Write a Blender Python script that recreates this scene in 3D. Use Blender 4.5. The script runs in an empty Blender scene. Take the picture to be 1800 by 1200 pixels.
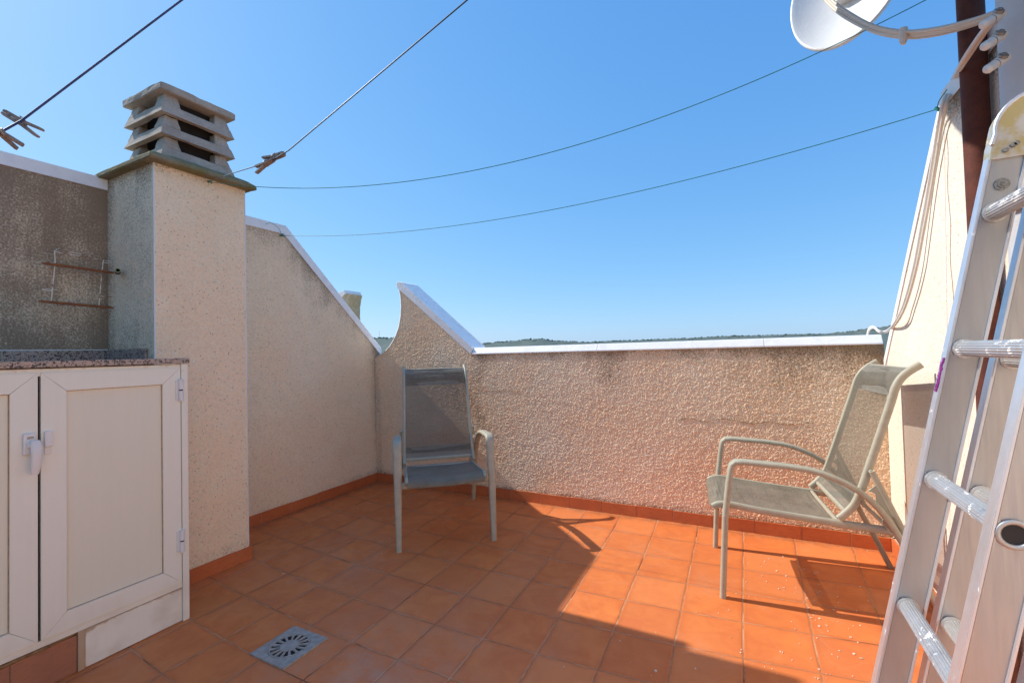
import bpy, bmesh, math, random
from mathutils import Vector, Matrix
random.seed(7)
PI = math.pi
scene = bpy.context.scene
COL = scene.collection

# ------------------------------------------------------------------ camera
CAM = Vector((0.30316, -2.80693, 1.24350))
RIGHT = Vector((0.8912026, 0.4528500, -0.0261691))
UP = Vector((0.0343947, -0.0099377, 0.9993589))
FWD = Vector((-0.4522997, 0.8915313, 0.0244322))
cd = bpy.data.cameras.new("camera")
cd.lens = 16.0; cd.sensor_width = 36.0; cd.clip_start = 0.02; cd.clip_end = 20000
cam = bpy.data.objects.new("camera", cd); COL.objects.link(cam)
cam.matrix_world = Matrix(((RIGHT.x, UP.x, -FWD.x, CAM.x), (RIGHT.y, UP.y, -FWD.y, CAM.y), (RIGHT.z, UP.z, -FWD.z, CAM.z), (0, 0, 0, 1)))
scene.camera = cam

def ray(px, py): return RIGHT * ((px - 900) / 800) + UP * ((600 - py) / 800) + FWD
def at_d(px, py, d): return CAM + ray(px, py) * d
def on_x(px, py, x):
    r = ray(px, py); return CAM + r * ((x - CAM.x) / r.x)
def on_y(px, py, y):
    r = ray(px, py); return CAM + r * ((y - CAM.y) / r.y)
def on_z(px, py, z=0.0):
    r = ray(px, py); return CAM + r * ((z - CAM.z) / r.z)

# ------------------------------------------------------------------ light
SUN_EL = math.radians(43.2); SUN_A = math.radians(5.2)
TRAVEL = Vector((math.cos(SUN_EL) * math.cos(SUN_A), math.cos(SUN_EL) * math.sin(SUN_A), -math.sin(SUN_EL)))
sl = bpy.data.lights.new("sun", 'SUN'); sl.energy = 5.0; sl.angle = math.radians(0.53); sl.color = (1.0, 0.945, 0.86)
so = bpy.data.objects.new("sun", sl); COL.objects.link(so)
so.rotation_euler = TRAVEL.to_track_quat('-Z', 'Y').to_euler(); so.location = (-20, -1, 20)
w = bpy.data.worlds.new("World"); scene.world = w; w.use_nodes = True
nt = w.node_tree
sky = nt.nodes.new('ShaderNodeTexSky'); sky.sky_type = 'NISHITA'; sky.sun_disc = False
sky.sun_elevation = SUN_EL
# direction towards the sun is (-cosA, -sinA); the node measures the rotation clockwise from +Y
sky.sun_rotation = math.atan2(-math.cos(SUN_A), -math.sin(SUN_A))
sky.altitude = 100; sky.air_density = 1.0; sky.dust_density = 0.6; sky.ozone_density = 1.6
# clear Mediterranean blue: each channel of the sky is graded a little flatter towards the horizon
sep = nt.nodes.new('ShaderNodeSeparateColor'); com = nt.nodes.new('ShaderNodeCombineColor'); nt.links.new(sky.outputs[0], sep.inputs[0])
for k, (gain_in, power, gain_out) in enumerate(((0.735, 0.84, 1.02), (0.45, 0.56, 2.82), (0.261, 0.33, 5.95))):
    m1 = nt.nodes.new('ShaderNodeMath'); m1.operation = 'MULTIPLY'; m1.inputs[1].default_value = gain_in
    m2 = nt.nodes.new('ShaderNodeMath'); m2.operation = 'POWER'; m2.inputs[1].default_value = power
    m3 = nt.nodes.new('ShaderNodeMath'); m3.operation = 'MULTIPLY'; m3.inputs[1].default_value = gain_out
    nt.links.new(sep.outputs[k], m1.inputs[0]); nt.links.new(m1.outputs[0], m2.inputs[0]); nt.links.new(m2.outputs[0], m3.inputs[0]); nt.links.new(m3.outputs[0], com.inputs[k])
nt.links.new(com.outputs[0], nt.nodes['Background'].inputs[0]); nt.nodes['Background'].inputs[1].default_value = 0.15
scene.view_settings.view_transform = 'Standard'; scene.view_settings.look = 'None'
scene.view_settings.exposure = 0; scene.view_settings.gamma = 1

# ------------------------------------------------------------------ materials
class NG:
    def __init__(self, name):
        self.m = bpy.data.materials.new(name); self.m.use_nodes = True
        self.t = self.m.node_tree; self.b = self.t.nodes['Principled BSDF']; self.out = self.t.nodes['Material Output']
    def n(self, typ, **kw):
        o = self.t.nodes.new(typ)
        for k, v in kw.items(): setattr(o, k, v)
        return o
    def set(self, sock, v):
        if isinstance(v, bpy.types.NodeSocket): self.t.links.new(v, sock)
        elif v is not None: sock.default_value = v
    def pos(self): return self.n('ShaderNodeNewGeometry').outputs['Position']
    def obj(self): return self.n('ShaderNodeTexCoord').outputs['Object']
    def uv(self): return self.n('ShaderNodeTexCoord').outputs['UV']
    def mapping(self, v, scale=(1, 1, 1), loc=(0, 0, 0)):
        o = self.n('ShaderNodeMapping'); self.set(o.inputs[0], v); o.inputs['Scale'].default_value = scale; o.inputs['Location'].default_value = loc
        return o.outputs[0]
    def noise(self, v, scale, detail=3, rough=0.55, dist=0.0):
        o = self.n('ShaderNodeTexNoise'); self.set(o.inputs['Vector'], v); o.inputs['Scale'].default_value = scale
        o.inputs['Detail'].default_value = detail; o.inputs['Roughness'].default_value = rough; o.inputs['Distortion'].default_value = dist
        return o.outputs[0]
    def voro(self, v, scale, feature='F1', out=0):
        o = self.n('ShaderNodeTexVoronoi', feature=feature); self.set(o.inputs['Vector'], v); o.inputs['Scale'].default_value = scale
        return o.outputs[out]
    def math(self, op, a, b=None, c=None, clamp=False):
        o = self.n('ShaderNodeMath', operation=op, use_clamp=clamp); self.set(o.inputs[0], a)
        if b is not None: self.set(o.inputs[1], b)
        if c is not None: self.set(o.inputs[2], c)
        return o.outputs[0]
    def mr(self, v, a, b, c=0.0, d=1.0, smooth=True):
        o = self.n('ShaderNodeMapRange', interpolation_type='SMOOTHSTEP' if smooth else 'LINEAR'); self.set(o.inputs[0], v)
        for i, x in enumerate((a, b, c, d)): o.inputs[i + 1].default_value = x
        return o.outputs[0]
    def mix(self, f, a, b, blend='MIX'):
        o = self.n('ShaderNodeMix', data_type='RGBA', blend_type=blend); self.set(o.inputs[0], f)
        for i, v in ((6, a), (7, b)):
            self.set(o.inputs[i], v if isinstance(v, bpy.types.NodeSocket) else (*v, 1.0) if len(v) == 3 else v)
        return o.outputs[2]
    def attr(self, name): 
        o = self.n('ShaderNodeAttribute', attribute_name=name); return o.outputs['Fac']
    def sepz(self, v):
        o = self.n('ShaderNodeSeparateXYZ'); self.set(o.inputs[0], v); return o.outputs
    def bump(self, h, strength=0.5, dist=0.01, normal=None):
        o = self.n('ShaderNodeBump'); self.set(o.inputs['Height'], h); o.inputs['Strength'].default_value = strength; o.inputs['Distance'].default_value = dist
        if normal is not None: self.set(o.inputs['Normal'], normal)
        return o.outputs[0]
    def fin(self, col=None, rough=None, metal=None, normal=None, spec=None):
        b = self.b
        if col is not None: self.set(b.inputs['Base Color'], col if isinstance(col, bpy.types.NodeSocket) else (*col, 1.0))
        if rough is not None: self.set(b.inputs['Roughness'], rough)
        if metal is not None: self.set(b.inputs['Metallic'], metal)
        if normal is not None: self.set(b.inputs['Normal'], normal)
        if spec is not None: b.inputs['Specular IOR Level'].default_value = spec
        return self.m

def mat_stucco(name, base, warm, dark, grain=95.0, bump=0.8, dist=0.008, speck=0.5, speck_col=(0.10, 0.05, 0.03), big=1.0, weather=0.0):
    g = NG(name); p = g.pos()
    big1 = g.noise(p, 1.7, 4, 0.6); mid = g.noise(p, 9.0, 4, 0.6); fine = g.noise(p, grain * 1.3, 2, 0.6)
    cell = g.voro(p, grain); cellc = g.voro(p, grain, out=1)
    col = g.mix(g.mr(big1, 0.35, 0.68), base, warm)
    col = g.mix(g.mr(mid, 0.3, 0.75, 0.0, 0.30 * big), col, tuple(c * 0.84 for c in base))
    cs = g.sepz(cellc)
    col = g.mix(g.mr(cs[0], 0.3, 1.0, 0.0, 0.34, False), col, tuple(c * 0.66 for c in warm))          # individual grains
    col = g.mix(g.mr(cs[1], 0.75, 1.0, 0.0, 0.45, False), col, tuple(min(0.85, c * 1.25) for c in base))
    v2 = g.voro(p, 46.0); big2 = g.noise(p, 23.0, 2)
    sp = g.math('MULTIPLY', g.mr(v2, 0.11, 0.20, 1.0, 0.0), g.mr(big2, 0.42, 0.52))
    col = g.mix(g.math('MULTIPLY', sp, speck), col, speck_col)
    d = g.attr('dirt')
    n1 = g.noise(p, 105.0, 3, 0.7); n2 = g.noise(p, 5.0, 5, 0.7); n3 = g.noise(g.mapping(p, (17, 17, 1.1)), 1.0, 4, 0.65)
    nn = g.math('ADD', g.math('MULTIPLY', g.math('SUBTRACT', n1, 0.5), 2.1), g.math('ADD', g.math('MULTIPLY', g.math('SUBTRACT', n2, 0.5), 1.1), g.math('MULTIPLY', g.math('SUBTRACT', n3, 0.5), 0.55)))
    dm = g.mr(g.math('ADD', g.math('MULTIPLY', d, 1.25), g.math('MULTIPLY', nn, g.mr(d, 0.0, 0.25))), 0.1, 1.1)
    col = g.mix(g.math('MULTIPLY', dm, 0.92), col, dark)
    h = g.math('ADD', g.math('MULTIPLY', g.mr(cell, 0.0, 0.7, 1.0, 0.0, False), 0.8), g.math('MULTIPLY', fine, 0.7))
    h = g.math('ADD', h, g.math('MULTIPLY', mid, 0.8))
    h = g.math('SUBTRACT', h, g.math('MULTIPLY', sp, 0.8))
    return g.fin(col, 1.0, normal=g.bump(h, bump, dist), spec=0.0)

M = {}
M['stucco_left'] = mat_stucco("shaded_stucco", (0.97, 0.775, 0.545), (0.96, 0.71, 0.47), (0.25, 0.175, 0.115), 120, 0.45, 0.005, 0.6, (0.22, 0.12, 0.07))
M['stucco_back'] = mat_stucco("coarse_stucco", (0.97, 0.765, 0.545), (0.96, 0.67, 0.43), (0.26, 0.17, 0.095), 90, 0.35, 0.006, 0.15, big=1.2)
M['stucco_right'] = mat_stucco("pale_stucco", (0.90, 0.79, 0.66), (0.88, 0.74, 0.59), (0.20, 0.15, 0.10), 120, 0.35, 0.004, 0.45)

def mat_white(name, col=(0.90, 0.89, 0.87), rough=0.55, dirt=0.3):
    g = NG(name); p = g.pos()
    n = g.noise(p, 14, 4, 0.65); n2 = g.noise(p, 120, 2)
    c = g.mix(g.mr(n, 0.42, 0.8, 0.0, dirt), col, tuple(x * 0.62 for x in col))
    return g.fin(c, rough, normal=g.bump(g.math('ADD', n2, g.math('MULTIPLY', n, 2.0)), 0.25, 0.003))
M['coping'] = mat_white("painted_coping")
M['pvc'] = mat_white("white_plastic", (0.78, 0.75, 0.70), 0.35, 0.12)
M['cable'] = mat_white("cable_sheath", (0.72, 0.64, 0.54), 0.5, 0.15)
M['mast'] = mat_white("mast_paint", (0.56, 0.55, 0.54), 0.45, 0.15)
M['dish'] = mat_white("dish_paint", (0.86, 0.86, 0.84), 0.4, 0.08)

def mat_cab(name, col):
    g = NG(name); p = g.pos()
    st = g.noise(g.mapping(p, (40, 40, 2.2)), 1.0, 4, 0.6); n = g.noise(p, 6, 3)
    z = g.sepz(p)[2]
    c = g.mix(g.mr(st, 0.4, 0.75, 0, 0.09), col, tuple(x * y for x, y in zip(col, (0.80, 0.74, 0.66))))
    low = g.math('MULTIPLY', g.mr(z, 0.30, 0.05), g.mr(n, 0.35, 0.7))
    c = g.mix(g.math('MULTIPLY', low, 0.35), c, (0.45, 0.30, 0.16))
    d = g.attr('dirt')
    c = g.mix(g.math('MULTIPLY', g.mr(g.math('ADD', d, g.math('SUBTRACT', g.noise(p, 35, 3), 0.5)), 0.35, 0.8), 0.75), c, (0.40, 0.22, 0.09))
    return g.fin(c, 0.42, normal=g.bump(n, 0.05, 0.01))
M['cab'] = mat_cab("lacquered_white_frame", (0.86, 0.82, 0.69))
M['cabpanel'] = mat_cab("cream_panel", (0.80, 0.75, 0.60))
def plain(name, col, rough=0.6, metal=0.0, var=0.25, scale=30, bump=0.0):
    g = NG(name); p = g.pos(); n = g.noise(p, scale, 4, 0.6)
    c = g.mix(g.mr(n, 0.3, 0.75), tuple(x * (1 + var) for x in col), tuple(x * (1 - var) for x in col))
    return g.fin(c, rough, metal, normal=g.bump(n, bump, 0.004) if bump else None)
M['gap'] = plain("dark_gap", (0.02, 0.015, 0.012), 0.9)
M['ochre'] = plain("rust_streak", (0.42, 0.25, 0.11), 0.8, 0, 0.3, 60)
M['black'] = plain("black_rubber_and_hollow", (0.012, 0.012, 0.015), 0.5)
M['steelbolt'] = plain("grey_zinc_bolt", (0.30, 0.29, 0.27), 0.45, 0.7, 0.3, 150)

def mat_concrete(name, a, b, moss=0.0):
    g = NG(name); p = g.pos(); n = g.noise(p, 7, 5, 0.65); f = g.noise(p, 130, 3, 0.6); v = g.voro(p, 85)
    c = g.mix(g.mr(n, 0.3, 0.7), a, b)
    c = g.mix(g.mr(f, 0.52, 0.75, 0, 0.6), c, tuple(x * 0.45 for x in b))
    if moss: c = g.mix(g.math('MULTIPLY', g.mr(g.noise(p, 11, 4, 0.7), 0.38, 0.62), moss), c, (0.20, 0.17, 0.05))
    return g.fin(c, 0.92, normal=g.bump(g.math('ADD', f, g.math('MULTIPLY', v, 0.5)), 0.45, 0.006), spec=0.2)
M['concrete'] = mat_concrete("weathered_concrete", (0.49, 0.425, 0.35), (0.36, 0.305, 0.245))
M['slab'] = mat_concrete("mossy_concrete", (0.32, 0.27, 0.18), (0.24, 0.20, 0.12), 0.7)

M['fin'] = mat_concrete("mossy_cream_render", (0.62, 0.52, 0.36), (0.52, 0.42, 0.27), 0.35)
def mat_terra(name, a, b):
    g = NG(name); p = g.pos(); n = g.noise(p, 5, 4, 0.6); f = g.noise(g.mapping(p, (1, 1, 3)), 30, 4, 0.6)
    c = g.mix(g.mr(n, 0.3, 0.7), a, b); c = g.mix(g.mr(f, 0.45, 0.8, 0, 0.45), c, tuple(x * 0.6 for x in b))
    return g.fin(c, 0.55, normal=g.bump(f, 0.12, 0.004))
M['skirt'] = mat_terra("terracotta_skirting", (0.60, 0.165, 0.05), (0.52, 0.13, 0.04))
M['grout'] = plain("pale_grout", (0.42, 0.30, 0.22), 0.9)
M['brick'] = mat_terra("terracotta_base_tile", (0.42, 0.17, 0.09), (0.36, 0.14, 0.075))

def mat_floor():
    g = NG("terracotta_floor_tiles"); uv = g.uv(); p = g.pos()
    wob = g.noise(p, 18, 2); 
    s = g.sepz(uv)
    def edge(c, k):
        q = g.math('ADD', c, g.math('MULTIPLY', g.math('SUBTRACT', g.noise(g.mapping(p, loc=(k, k, 0)), 26, 2), 0.5), 0.018))
        fr = g.math('FRACT', q); return g.math('MINIMUM', fr, g.math('SUBTRACT', 1.0, fr))
    e = g.math('MINIMUM', edge(s[0], 0.0), edge(s[1], 7.0))
    gr = g.mr(e, 0.0065, 0.015, 0.95, 0.0)
    cmb = g.n('ShaderNodeCombineXYZ'); g.set(cmb.inputs[0], g.math('FLOOR', s[0])); g.set(cmb.inputs[1], g.math('FLOOR', s[1]))
    wn = g.n('ShaderNodeTexWhiteNoise', noise_dimensions='2D'); g.set(wn.inputs['Vector'], cmb.outputs[0])
    rnd = wn.outputs['Value']; rc = g.sepz(wn.outputs['Color'])
    shift = g.n('ShaderNodeVectorMath', operation='ADD'); g.set(shift.inputs[0], p); g.set(shift.inputs[1], wn.outputs['Color'])
    tv = g.n('ShaderNodeVectorMath', operation='MULTIPLY_ADD'); g.set(tv.inputs[0], wn.outputs['Color']); tv.inputs[1].default_value = (9, 9, 9); g.set(tv.inputs[2], p)
    mott = g.noise(tv.outputs[0], 7.5, 5, 0.62, 0.6)
    fine = g.noise(p, 70, 4, 0.65)
    col = g.mix(g.mr(mott, 0.28, 0.72), (0.77, 0.23, 0.058), (0.65, 0.165, 0.04))
    col = g.mix(g.mr(rnd, 0, 1, 0, 0.52, False), col, (0.58, 0.165, 0.058))
    col = g.mix(g.mr(rc[1], 0.55, 1, 0, 0.6, False), col, (0.74, 0.25, 0.085))
    col = g.mix(g.mr(fine, 0.55, 0.8, 0, 0.25), col, (0.42, 0.12, 0.04))
    # darker burnt rim on every tile
    col = g.mix(g.math('MULTIPLY', g.mr(e, 0.015, 0.11, 1, 0), g.mr(g.noise(p, 9, 3), 0.3, 0.7, 0.1, 0.5)), col, (0.50, 0.125, 0.036))
    # dusty grey deposits in patches
    dust = g.math('MULTIPLY', g.mr(g.noise(p, 2.6, 5, 0.65, 0.4), 0.50, 0.72), 0.26)
    d = g.attr('dirt')
    col = g.mix(g.math('MULTIPLY', g.math('MAXIMUM', g.math('MULTIPLY', dust, 0.55), g.math('MULTIPLY', d, g.mr(g.noise(p, 6, 5, 0.7), 0.36, 0.7))), 0.8), col, (0.50, 0.33, 0.24))
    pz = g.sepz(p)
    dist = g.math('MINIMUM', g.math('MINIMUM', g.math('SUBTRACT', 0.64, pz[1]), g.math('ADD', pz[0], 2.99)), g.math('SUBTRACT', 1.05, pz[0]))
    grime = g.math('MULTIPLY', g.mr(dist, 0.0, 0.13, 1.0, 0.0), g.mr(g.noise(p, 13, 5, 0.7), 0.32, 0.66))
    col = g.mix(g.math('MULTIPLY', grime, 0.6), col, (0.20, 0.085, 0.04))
    wm = g.math('MULTIPLY', g.mr(g.math('ABSOLUTE', g.math('SUBTRACT', g.noise(g.mapping(p, loc=(2, 9, 0)), 1.9, 4, 0.55, 0.7), 0.52)), 0.0, 0.018, 1.0, 0.0), 0.06)
    col = g.mix(wm, col, (0.62, 0.42, 0.30))
    # scattered pale paint specks
    v = g.voro(p, 26); sel = g.mr(g.noise(p, 3.3, 3), 0.5, 0.62)
    cc = g.sepz(g.voro(p, 26, out=1))
    sp = g.math('MULTIPLY', g.mr(v, 0.035, 0.06, 1, 0), g.math('MULTIPLY', g.mr(cc[0], 0.6, 0.65), sel))
    gcol = g.mix(g.mr(g.noise(p, 4.5, 4, 0.7), 0.42, 0.62), (0.38, 0.15, 0.065), (0.58, 0.31, 0.17))
    gcol = g.mix(g.mr(g.noise(g.mapping(p, loc=(5, 3, 0)), 3.1, 3, 0.6), 0.55, 0.68), gcol, (0.16, 0.06, 0.03))
    col = g.mix(gr, col, gcol)
    col = g.mix(g.math('MULTIPLY', sp, 0.75), col, (0.75, 0.66, 0.56))
    h = g.math('SUBTRACT', g.math('ADD', g.math('MULTIPLY', mott, 0.35), g.math('MULTIPLY', fine, 0.15)), g.mr(e, 0.004, 0.03, 1.0, 0.0))
    rough = g.mr(mott, 0.2, 0.8, 0.42, 0.62)
    return g.fin(col, rough, normal=g.bump(h, 0.35, 0.006), spec=0.35)
M['floor'] = mat_floor()

def mat_granite():
    g = NG("speckled_granite"); p = g.pos()
    c1 = g.sepz(g.voro(p, 95, out=1)); c2 = g.sepz(g.voro(p, 210, out=1)); n = g.noise(p, 40, 3)
    c = g.mix(g.mr(c1[0], 0.3, 0.75, smooth=False), (0.42, 0.31, 0.24), (0.33, 0.27, 0.225))
    c = g.mix(g.mr(c1[1], 0.76, 0.80), c, (0.05, 0.045, 0.05)); c = g.mix(g.mr(c2[2], 0.75, 0.8), c, (0.52, 0.36, 0.29))
    c = g.mix(g.mr(c2[0], 0.84, 0.88), c, (0.03, 0.03, 0.035))
    return g.fin(c, 0.3)
M['granite'] = mat_granite()

def mat_rust(name, a, b, paint=None, amt=0.5, metal=0.0):
    g = NG(name); p = g.pos(); n = g.noise(p, 22, 5, 0.7); f = g.noise(p, 160, 3, 0.6)
    c = g.mix(g.mr(n, 0.3, 0.7), a, b); c = g.mix(g.mr(f, 0.5, 0.8, 0, 0.5), c, tuple(x * 0.5 for x in b))
    if paint: c = g.mix(g.mr(g.noise(p, 17, 4, 0.7), amt - 0.06, amt + 0.06), paint, c)
    return g.fin(c, 0.8, normal=g.bump(f, 0.3, 0.002))
M['post'] = mat_rust("rusty_brown_steel", (0.14, 0.034, 0.016), (0.085, 0.020, 0.011))
M['rack_rust'] = mat_rust("rusted_rail", (0.36, 0.13, 0.04), (0.24, 0.07, 0.025), (0.55, 0.42, 0.30), 0.30)
M['rack_wire'] = mat_rust("coated_wire", (0.36, 0.16, 0.06), (0.26, 0.10, 0.04), (0.88, 0.80, 0.66), 0.56)

def mat_frame():
    g = NG("khaki_painted_aluminium"); p = g.pos(); n = g.noise(p, 25, 4, 0.6)
    c = g.mix(g.mr(n, 0.3, 0.75), (0.45, 0.415, 0.31), (0.39, 0.355, 0.26)); c = g.mix(g.mr(g.noise(p, 90, 3), 0.66, 0.74, 0, 0.5), c, (0.55, 0.52, 0.45))
    return g.fin(c, 0.5, 0.0, normal=g.bump(n, 0.04, 0.003))
M['frame'] = mat_frame()
def mat_fabric(name, col, see):
    g = NG(name); p = g.obj()
    wv = g.n('ShaderNodeTexWave', wave_type='BANDS', bands_direction='Y'); g.set(wv.inputs[0], p); wv.inputs['Scale'].default_value = 95
    wx = g.n('ShaderNodeTexWave', wave_type='BANDS', bands_direction='Z'); g.set(wx.inputs[0], p); wx.inputs['Scale'].default_value = 80
    n = g.noise(p, 6, 4, 0.65); n2 = g.noise(p, 130, 2, 0.6)
    weave = g.math('MULTIPLY', wv.outputs[1], wx.outputs[1])
    c = g.mix(g.mr(n, 0.3, 0.72), tuple(x * 1.18 for x in col), tuple(x * 0.82 for x in col))
    c = g.mix(g.math('MULTIPLY', n2, 0.5), c, tuple(x * 0.6 for x in col))
    g.fin(c, 0.8, normal=g.bump(g.math('ADD', weave, n2), 0.3, 0.002), spec=0.25)
    tr = g.n('ShaderNodeBsdfTransparent'); mx = g.n('ShaderNodeMixShader')
    g.set(mx.inputs[0], g.mr(weave, 0.0, 0.8, 1 - see * 0.65, 1 - see * 1.35, False))
    g.t.links.new(tr.outputs[0], mx.inputs[1]); g.t.links.new(g.b.outputs[0], mx.inputs[2]); g.t.links.new(mx.outputs[0], g.out.inputs[0])
    return g.m
M['mesh_fabric'] = mat_fabric("grey_mesh_fabric", (0.225, 0.20, 0.15), 0.13)
M['mesh_back'] = mat_fabric("grey_mesh_fabric_back", (0.18, 0.16, 0.12), 0.42)
M['mesh_double'] = mat_fabric("grey_mesh_fabric_doubled", (0.25, 0.23, 0.185), 0.20)

def mat_alu(name, col=(0.70, 0.66, 0.60), rough=0.42, splash=0.0):
    g = NG(name); p = g.pos()
    n = g.noise(g.mapping(p, (6, 6, 1.0)), 3.0, 5, 0.6); s = g.noise(g.mapping(p, (220, 220, 9)), 1.0, 3, 0.6)
    c = g.mix(g.mr(n, 0.35, 0.7, 0, 0.5), col, tuple(x * 0.78 for x in col))
    sp = g.mr(g.noise(p, 26, 4, 0.7, 0.5), 0.64 - splash, 0.66 - splash)
    c = g.mix(g.math('MULTIPLY', sp, 0.85), c, (0.80, 0.80, 0.79))
    met = g.math('MULTIPLY', g.math('SUBTRACT', 1.0, sp), 0.72)
    r = g.math('ADD', g.mr(s, 0.3, 0.7, rough - 0.08, rough + 0.12, False), g.math('MULTIPLY', sp, 0.2))
    return g.fin(c, r, met, normal=g.bump(s, 0.06, 0.002))
M['alu'] = mat_alu("brushed_aluminium", (0.53, 0.52, 0.505), 0.45, -0.10)
M['alu_edge'] = mat_alu("worn_aluminium_edge", (0.74, 0.74, 0.76), 0.38, -0.03)
M['alu_rung'] = mat_alu("ribbed_aluminium", (0.66, 0.65, 0.63), 0.42, 0.05)
def mat_hinge():
    g = NG("yellowed_zinc_hinge"); p = g.pos(); n = g.noise(p, 16, 4, 0.65)
    c = g.mix(g.mr(n, 0.42, 0.6), (0.58, 0.47, 0.22), (0.66, 0.63, 0.58)); return g.fin(c, 0.4, 0.55, normal=g.bump(n, 0.06, 0.003))
M['hinge'] = mat_hinge()
M['purple'] = plain("purple_paint_smear", (0.22, 0.015, 0.20), 0.5)
M['wood'] = plain("grey_wood_peg", (0.19, 0.165, 0.145), 0.8, 0, 0.35, 120, 0.3)
M['drain'] = plain("grey_plastic_drain", (0.34, 0.31, 0.27), 0.6, 0, 0.22, 40, 0.1)
M['line_blue'] = plain("dark_blue_line", (0.014, 0.028, 0.11), 0.5)
M['line_navy'] = plain("blue_green_line", (0.012, 0.05, 0.085), 0.45)
M['line_green'] = plain("green_line", (0.02, 0.20, 0.14), 0.45)
M['flake'] = plain("plaster_flake", (0.66, 0.52, 0.40), 0.9, 0, 0.3)
M['pipe'] = plain("yellow_green_pipe", (0.36, 0.36, 0.15), 0.5)
M['stain'] = plain("brown_glue_stain", (0.22, 0.12, 0.05), 0.9, 0, 0.4, 50)

# ------------------------------------------------------------------ mesh helpers
class MB:
    def __init__(self): self.v = []; self.f = []; self.mi = []; self.sm = []
    def add(self, vs, fs, mi=0, sm=False):
        o = len(self.v); self.v += [tuple(x) for x in vs]
        for f in fs: self.f.append([o + i for i in f]); self.mi.append(mi); self.sm.append(sm)
        return self
    def box(self, a, b, mi=0, bevel=0.0, mat4=None):
        a = Vector(a); b = Vector(b)
        bm = bmesh.new(); bmesh.ops.create_cube(bm, size=1.0)
        for v in bm.verts:
            v.co = Vector(((a.x + b.x) / 2 + v.co.x * (b.x - a.x), (a.y + b.y) / 2 + v.co.y * (b.y - a.y), (a.z + b.z) / 2 + v.co.z * (b.z - a.z)))
        if bevel: bmesh.ops.bevel(bm, geom=bm.edges[:], offset=bevel, segments=2, profile=0.6, affect='EDGES')
        return self.frombm(bm, mi, mat4)
    def frombm(self, bm, mi=0, mat4=None, sm=False):
        bmesh.ops.recalc_face_normals(bm, faces=bm.faces[:])
        bm.verts.index_update()
        vs = [(mat4 @ v.co) if mat4 is not None else v.co.copy() for v in bm.verts]
        self.add(vs, [[v.index for v in f.verts] for f in bm.faces], mi, sm); bm.free(); return self
    def prism(self, poly, d0, d1, fn, mi=0, bevel=0.0, mat4=None):
        """poly: 2-D outline; fn(a, b, d) -> point"""
        bm = bmesh.new()
        v0 = [bm.verts.new(fn(a, b, d0)) for a, b in poly]; v1 = [bm.verts.new(fn(a, b, d1)) for a, b in poly]
        bm.faces.new(v0); bm.faces.new(v1[::-1])
        n = len(poly)
        for i in range(n): bm.faces.new((v0[i], v0[(i + 1) % n], v1[(i + 1) % n], v1[i]))
        if bevel: bmesh.ops.bevel(bm, geom=bm.edges[:], offset=bevel, segments=2, profile=0.6, affect='EDGES')
        bmesh.ops.recalc_face_normals(bm, faces=bm.faces[:]); bm.normal_update()
        bmesh.ops.triangulate(bm, faces=[f for f in bm.faces if len(f.verts) > 4], ngon_method='EAR_CLIP')
        return self.frombm(bm, mi, mat4)
    def tube(self, pts, r, seg=8, mi=0, side=None, cap=True, power=2.0, sm=True):
        """pts along a path; r: radius, or list of (half width along side, half thickness)"""
        pts = [Vector(p) for p in pts]; n = len(pts)
        rr = r if isinstance(r, (list, tuple)) and not isinstance(r[0], (int, float)) else [r if isinstance(r, (tuple, list)) else (r, r)] * n
        rings = []; prev = None
        for i, p in enumerate(pts):
            t = (pts[min(i + 1, n - 1)] - pts[max(i - 1, 0)]).normalized()
            if side is not None:
                s = Vector(side); s = (s - t * s.dot(t)).normalized()
            else:
                if prev is None:
                    s = t.orthogonal().normalized()
                else:
                    s = (prev - t * prev.dot(t)).normalized()
                prev = s
            u = t.cross(s).normalized()
            k = 1.0
            if 0 < i < n - 1:
                a = (pts[i] - pts[i - 1]).normalized(); b = (pts[i + 1] - pts[i]).normalized()
                k = min(1.5, 1.0 / max(0.3, math.sqrt(max(0.0, (1 + a.dot(b)) / 2))))
            ring = []
            for j in range(seg):
                an = 2 * PI * (j + 0.5) / seg; c, d = math.cos(an), math.sin(an)
                if power != 2.0:
                    c = math.copysign(abs(c) ** (2 / power), c); d = math.copysign(abs(d) ** (2 / power), d)
                ring.append(p + s * (c * rr[i][0]) + u * (d * rr[i][1] * k))
            rings.append(ring)
        vs = [v for rg in rings for v in rg]; fs = []
        for i in range(n - 1):
            for j in range(seg):
                fs.append((i * seg + j, i * seg + (j + 1) % seg, (i + 1) * seg + (j + 1) % seg, (i + 1) * seg + j))
        self.add(vs, fs, mi, sm)
        if cap: self.add(rings[0], [list(range(seg))[::-1]], mi); self.add(rings[-1], [list(range(seg))], mi)
        return self
    def build(self, name, mats, parent=None, dirt=None, fix=True, label=None):
        if not isinstance(mats, (list, tuple)): mats = [mats]
        me = bpy.data.meshes.new(name)
        off = Vector((0, 0, 0))
        q = parent; local = False
        while q is not None: off = off + Vector(q.location); local = local or bool(q.get('_local')); q = q.parent
        vv = self.v if (parent is None or local) else [Vector(v) - off for v in self.v]
        me.from_pydata([tuple(v) for v in vv], [], self.f)
        for m in mats: me.materials.append(m)
        me.polygons.foreach_set('material_index', self.mi); me.polygons.foreach_set('use_smooth', self.sm)
        if fix:
            bm = bmesh.new(); bm.from_mesh(me); bmesh.ops.recalc_face_normals(bm, faces=bm.faces[:]); bm.to_mesh(me); bm.free()
        if dirt is not None:
            at = me.attributes.new('dirt', 'FLOAT', 'POINT'); at.data.foreach_set('value', [dirt(Vector(v)) for v in self.v])
        me.update()
        o = bpy.data.objects.new(name, me); COL.objects.link(o)
        if parent is not None: o.parent = parent
        if label: o['label'] = label
        return o

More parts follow.
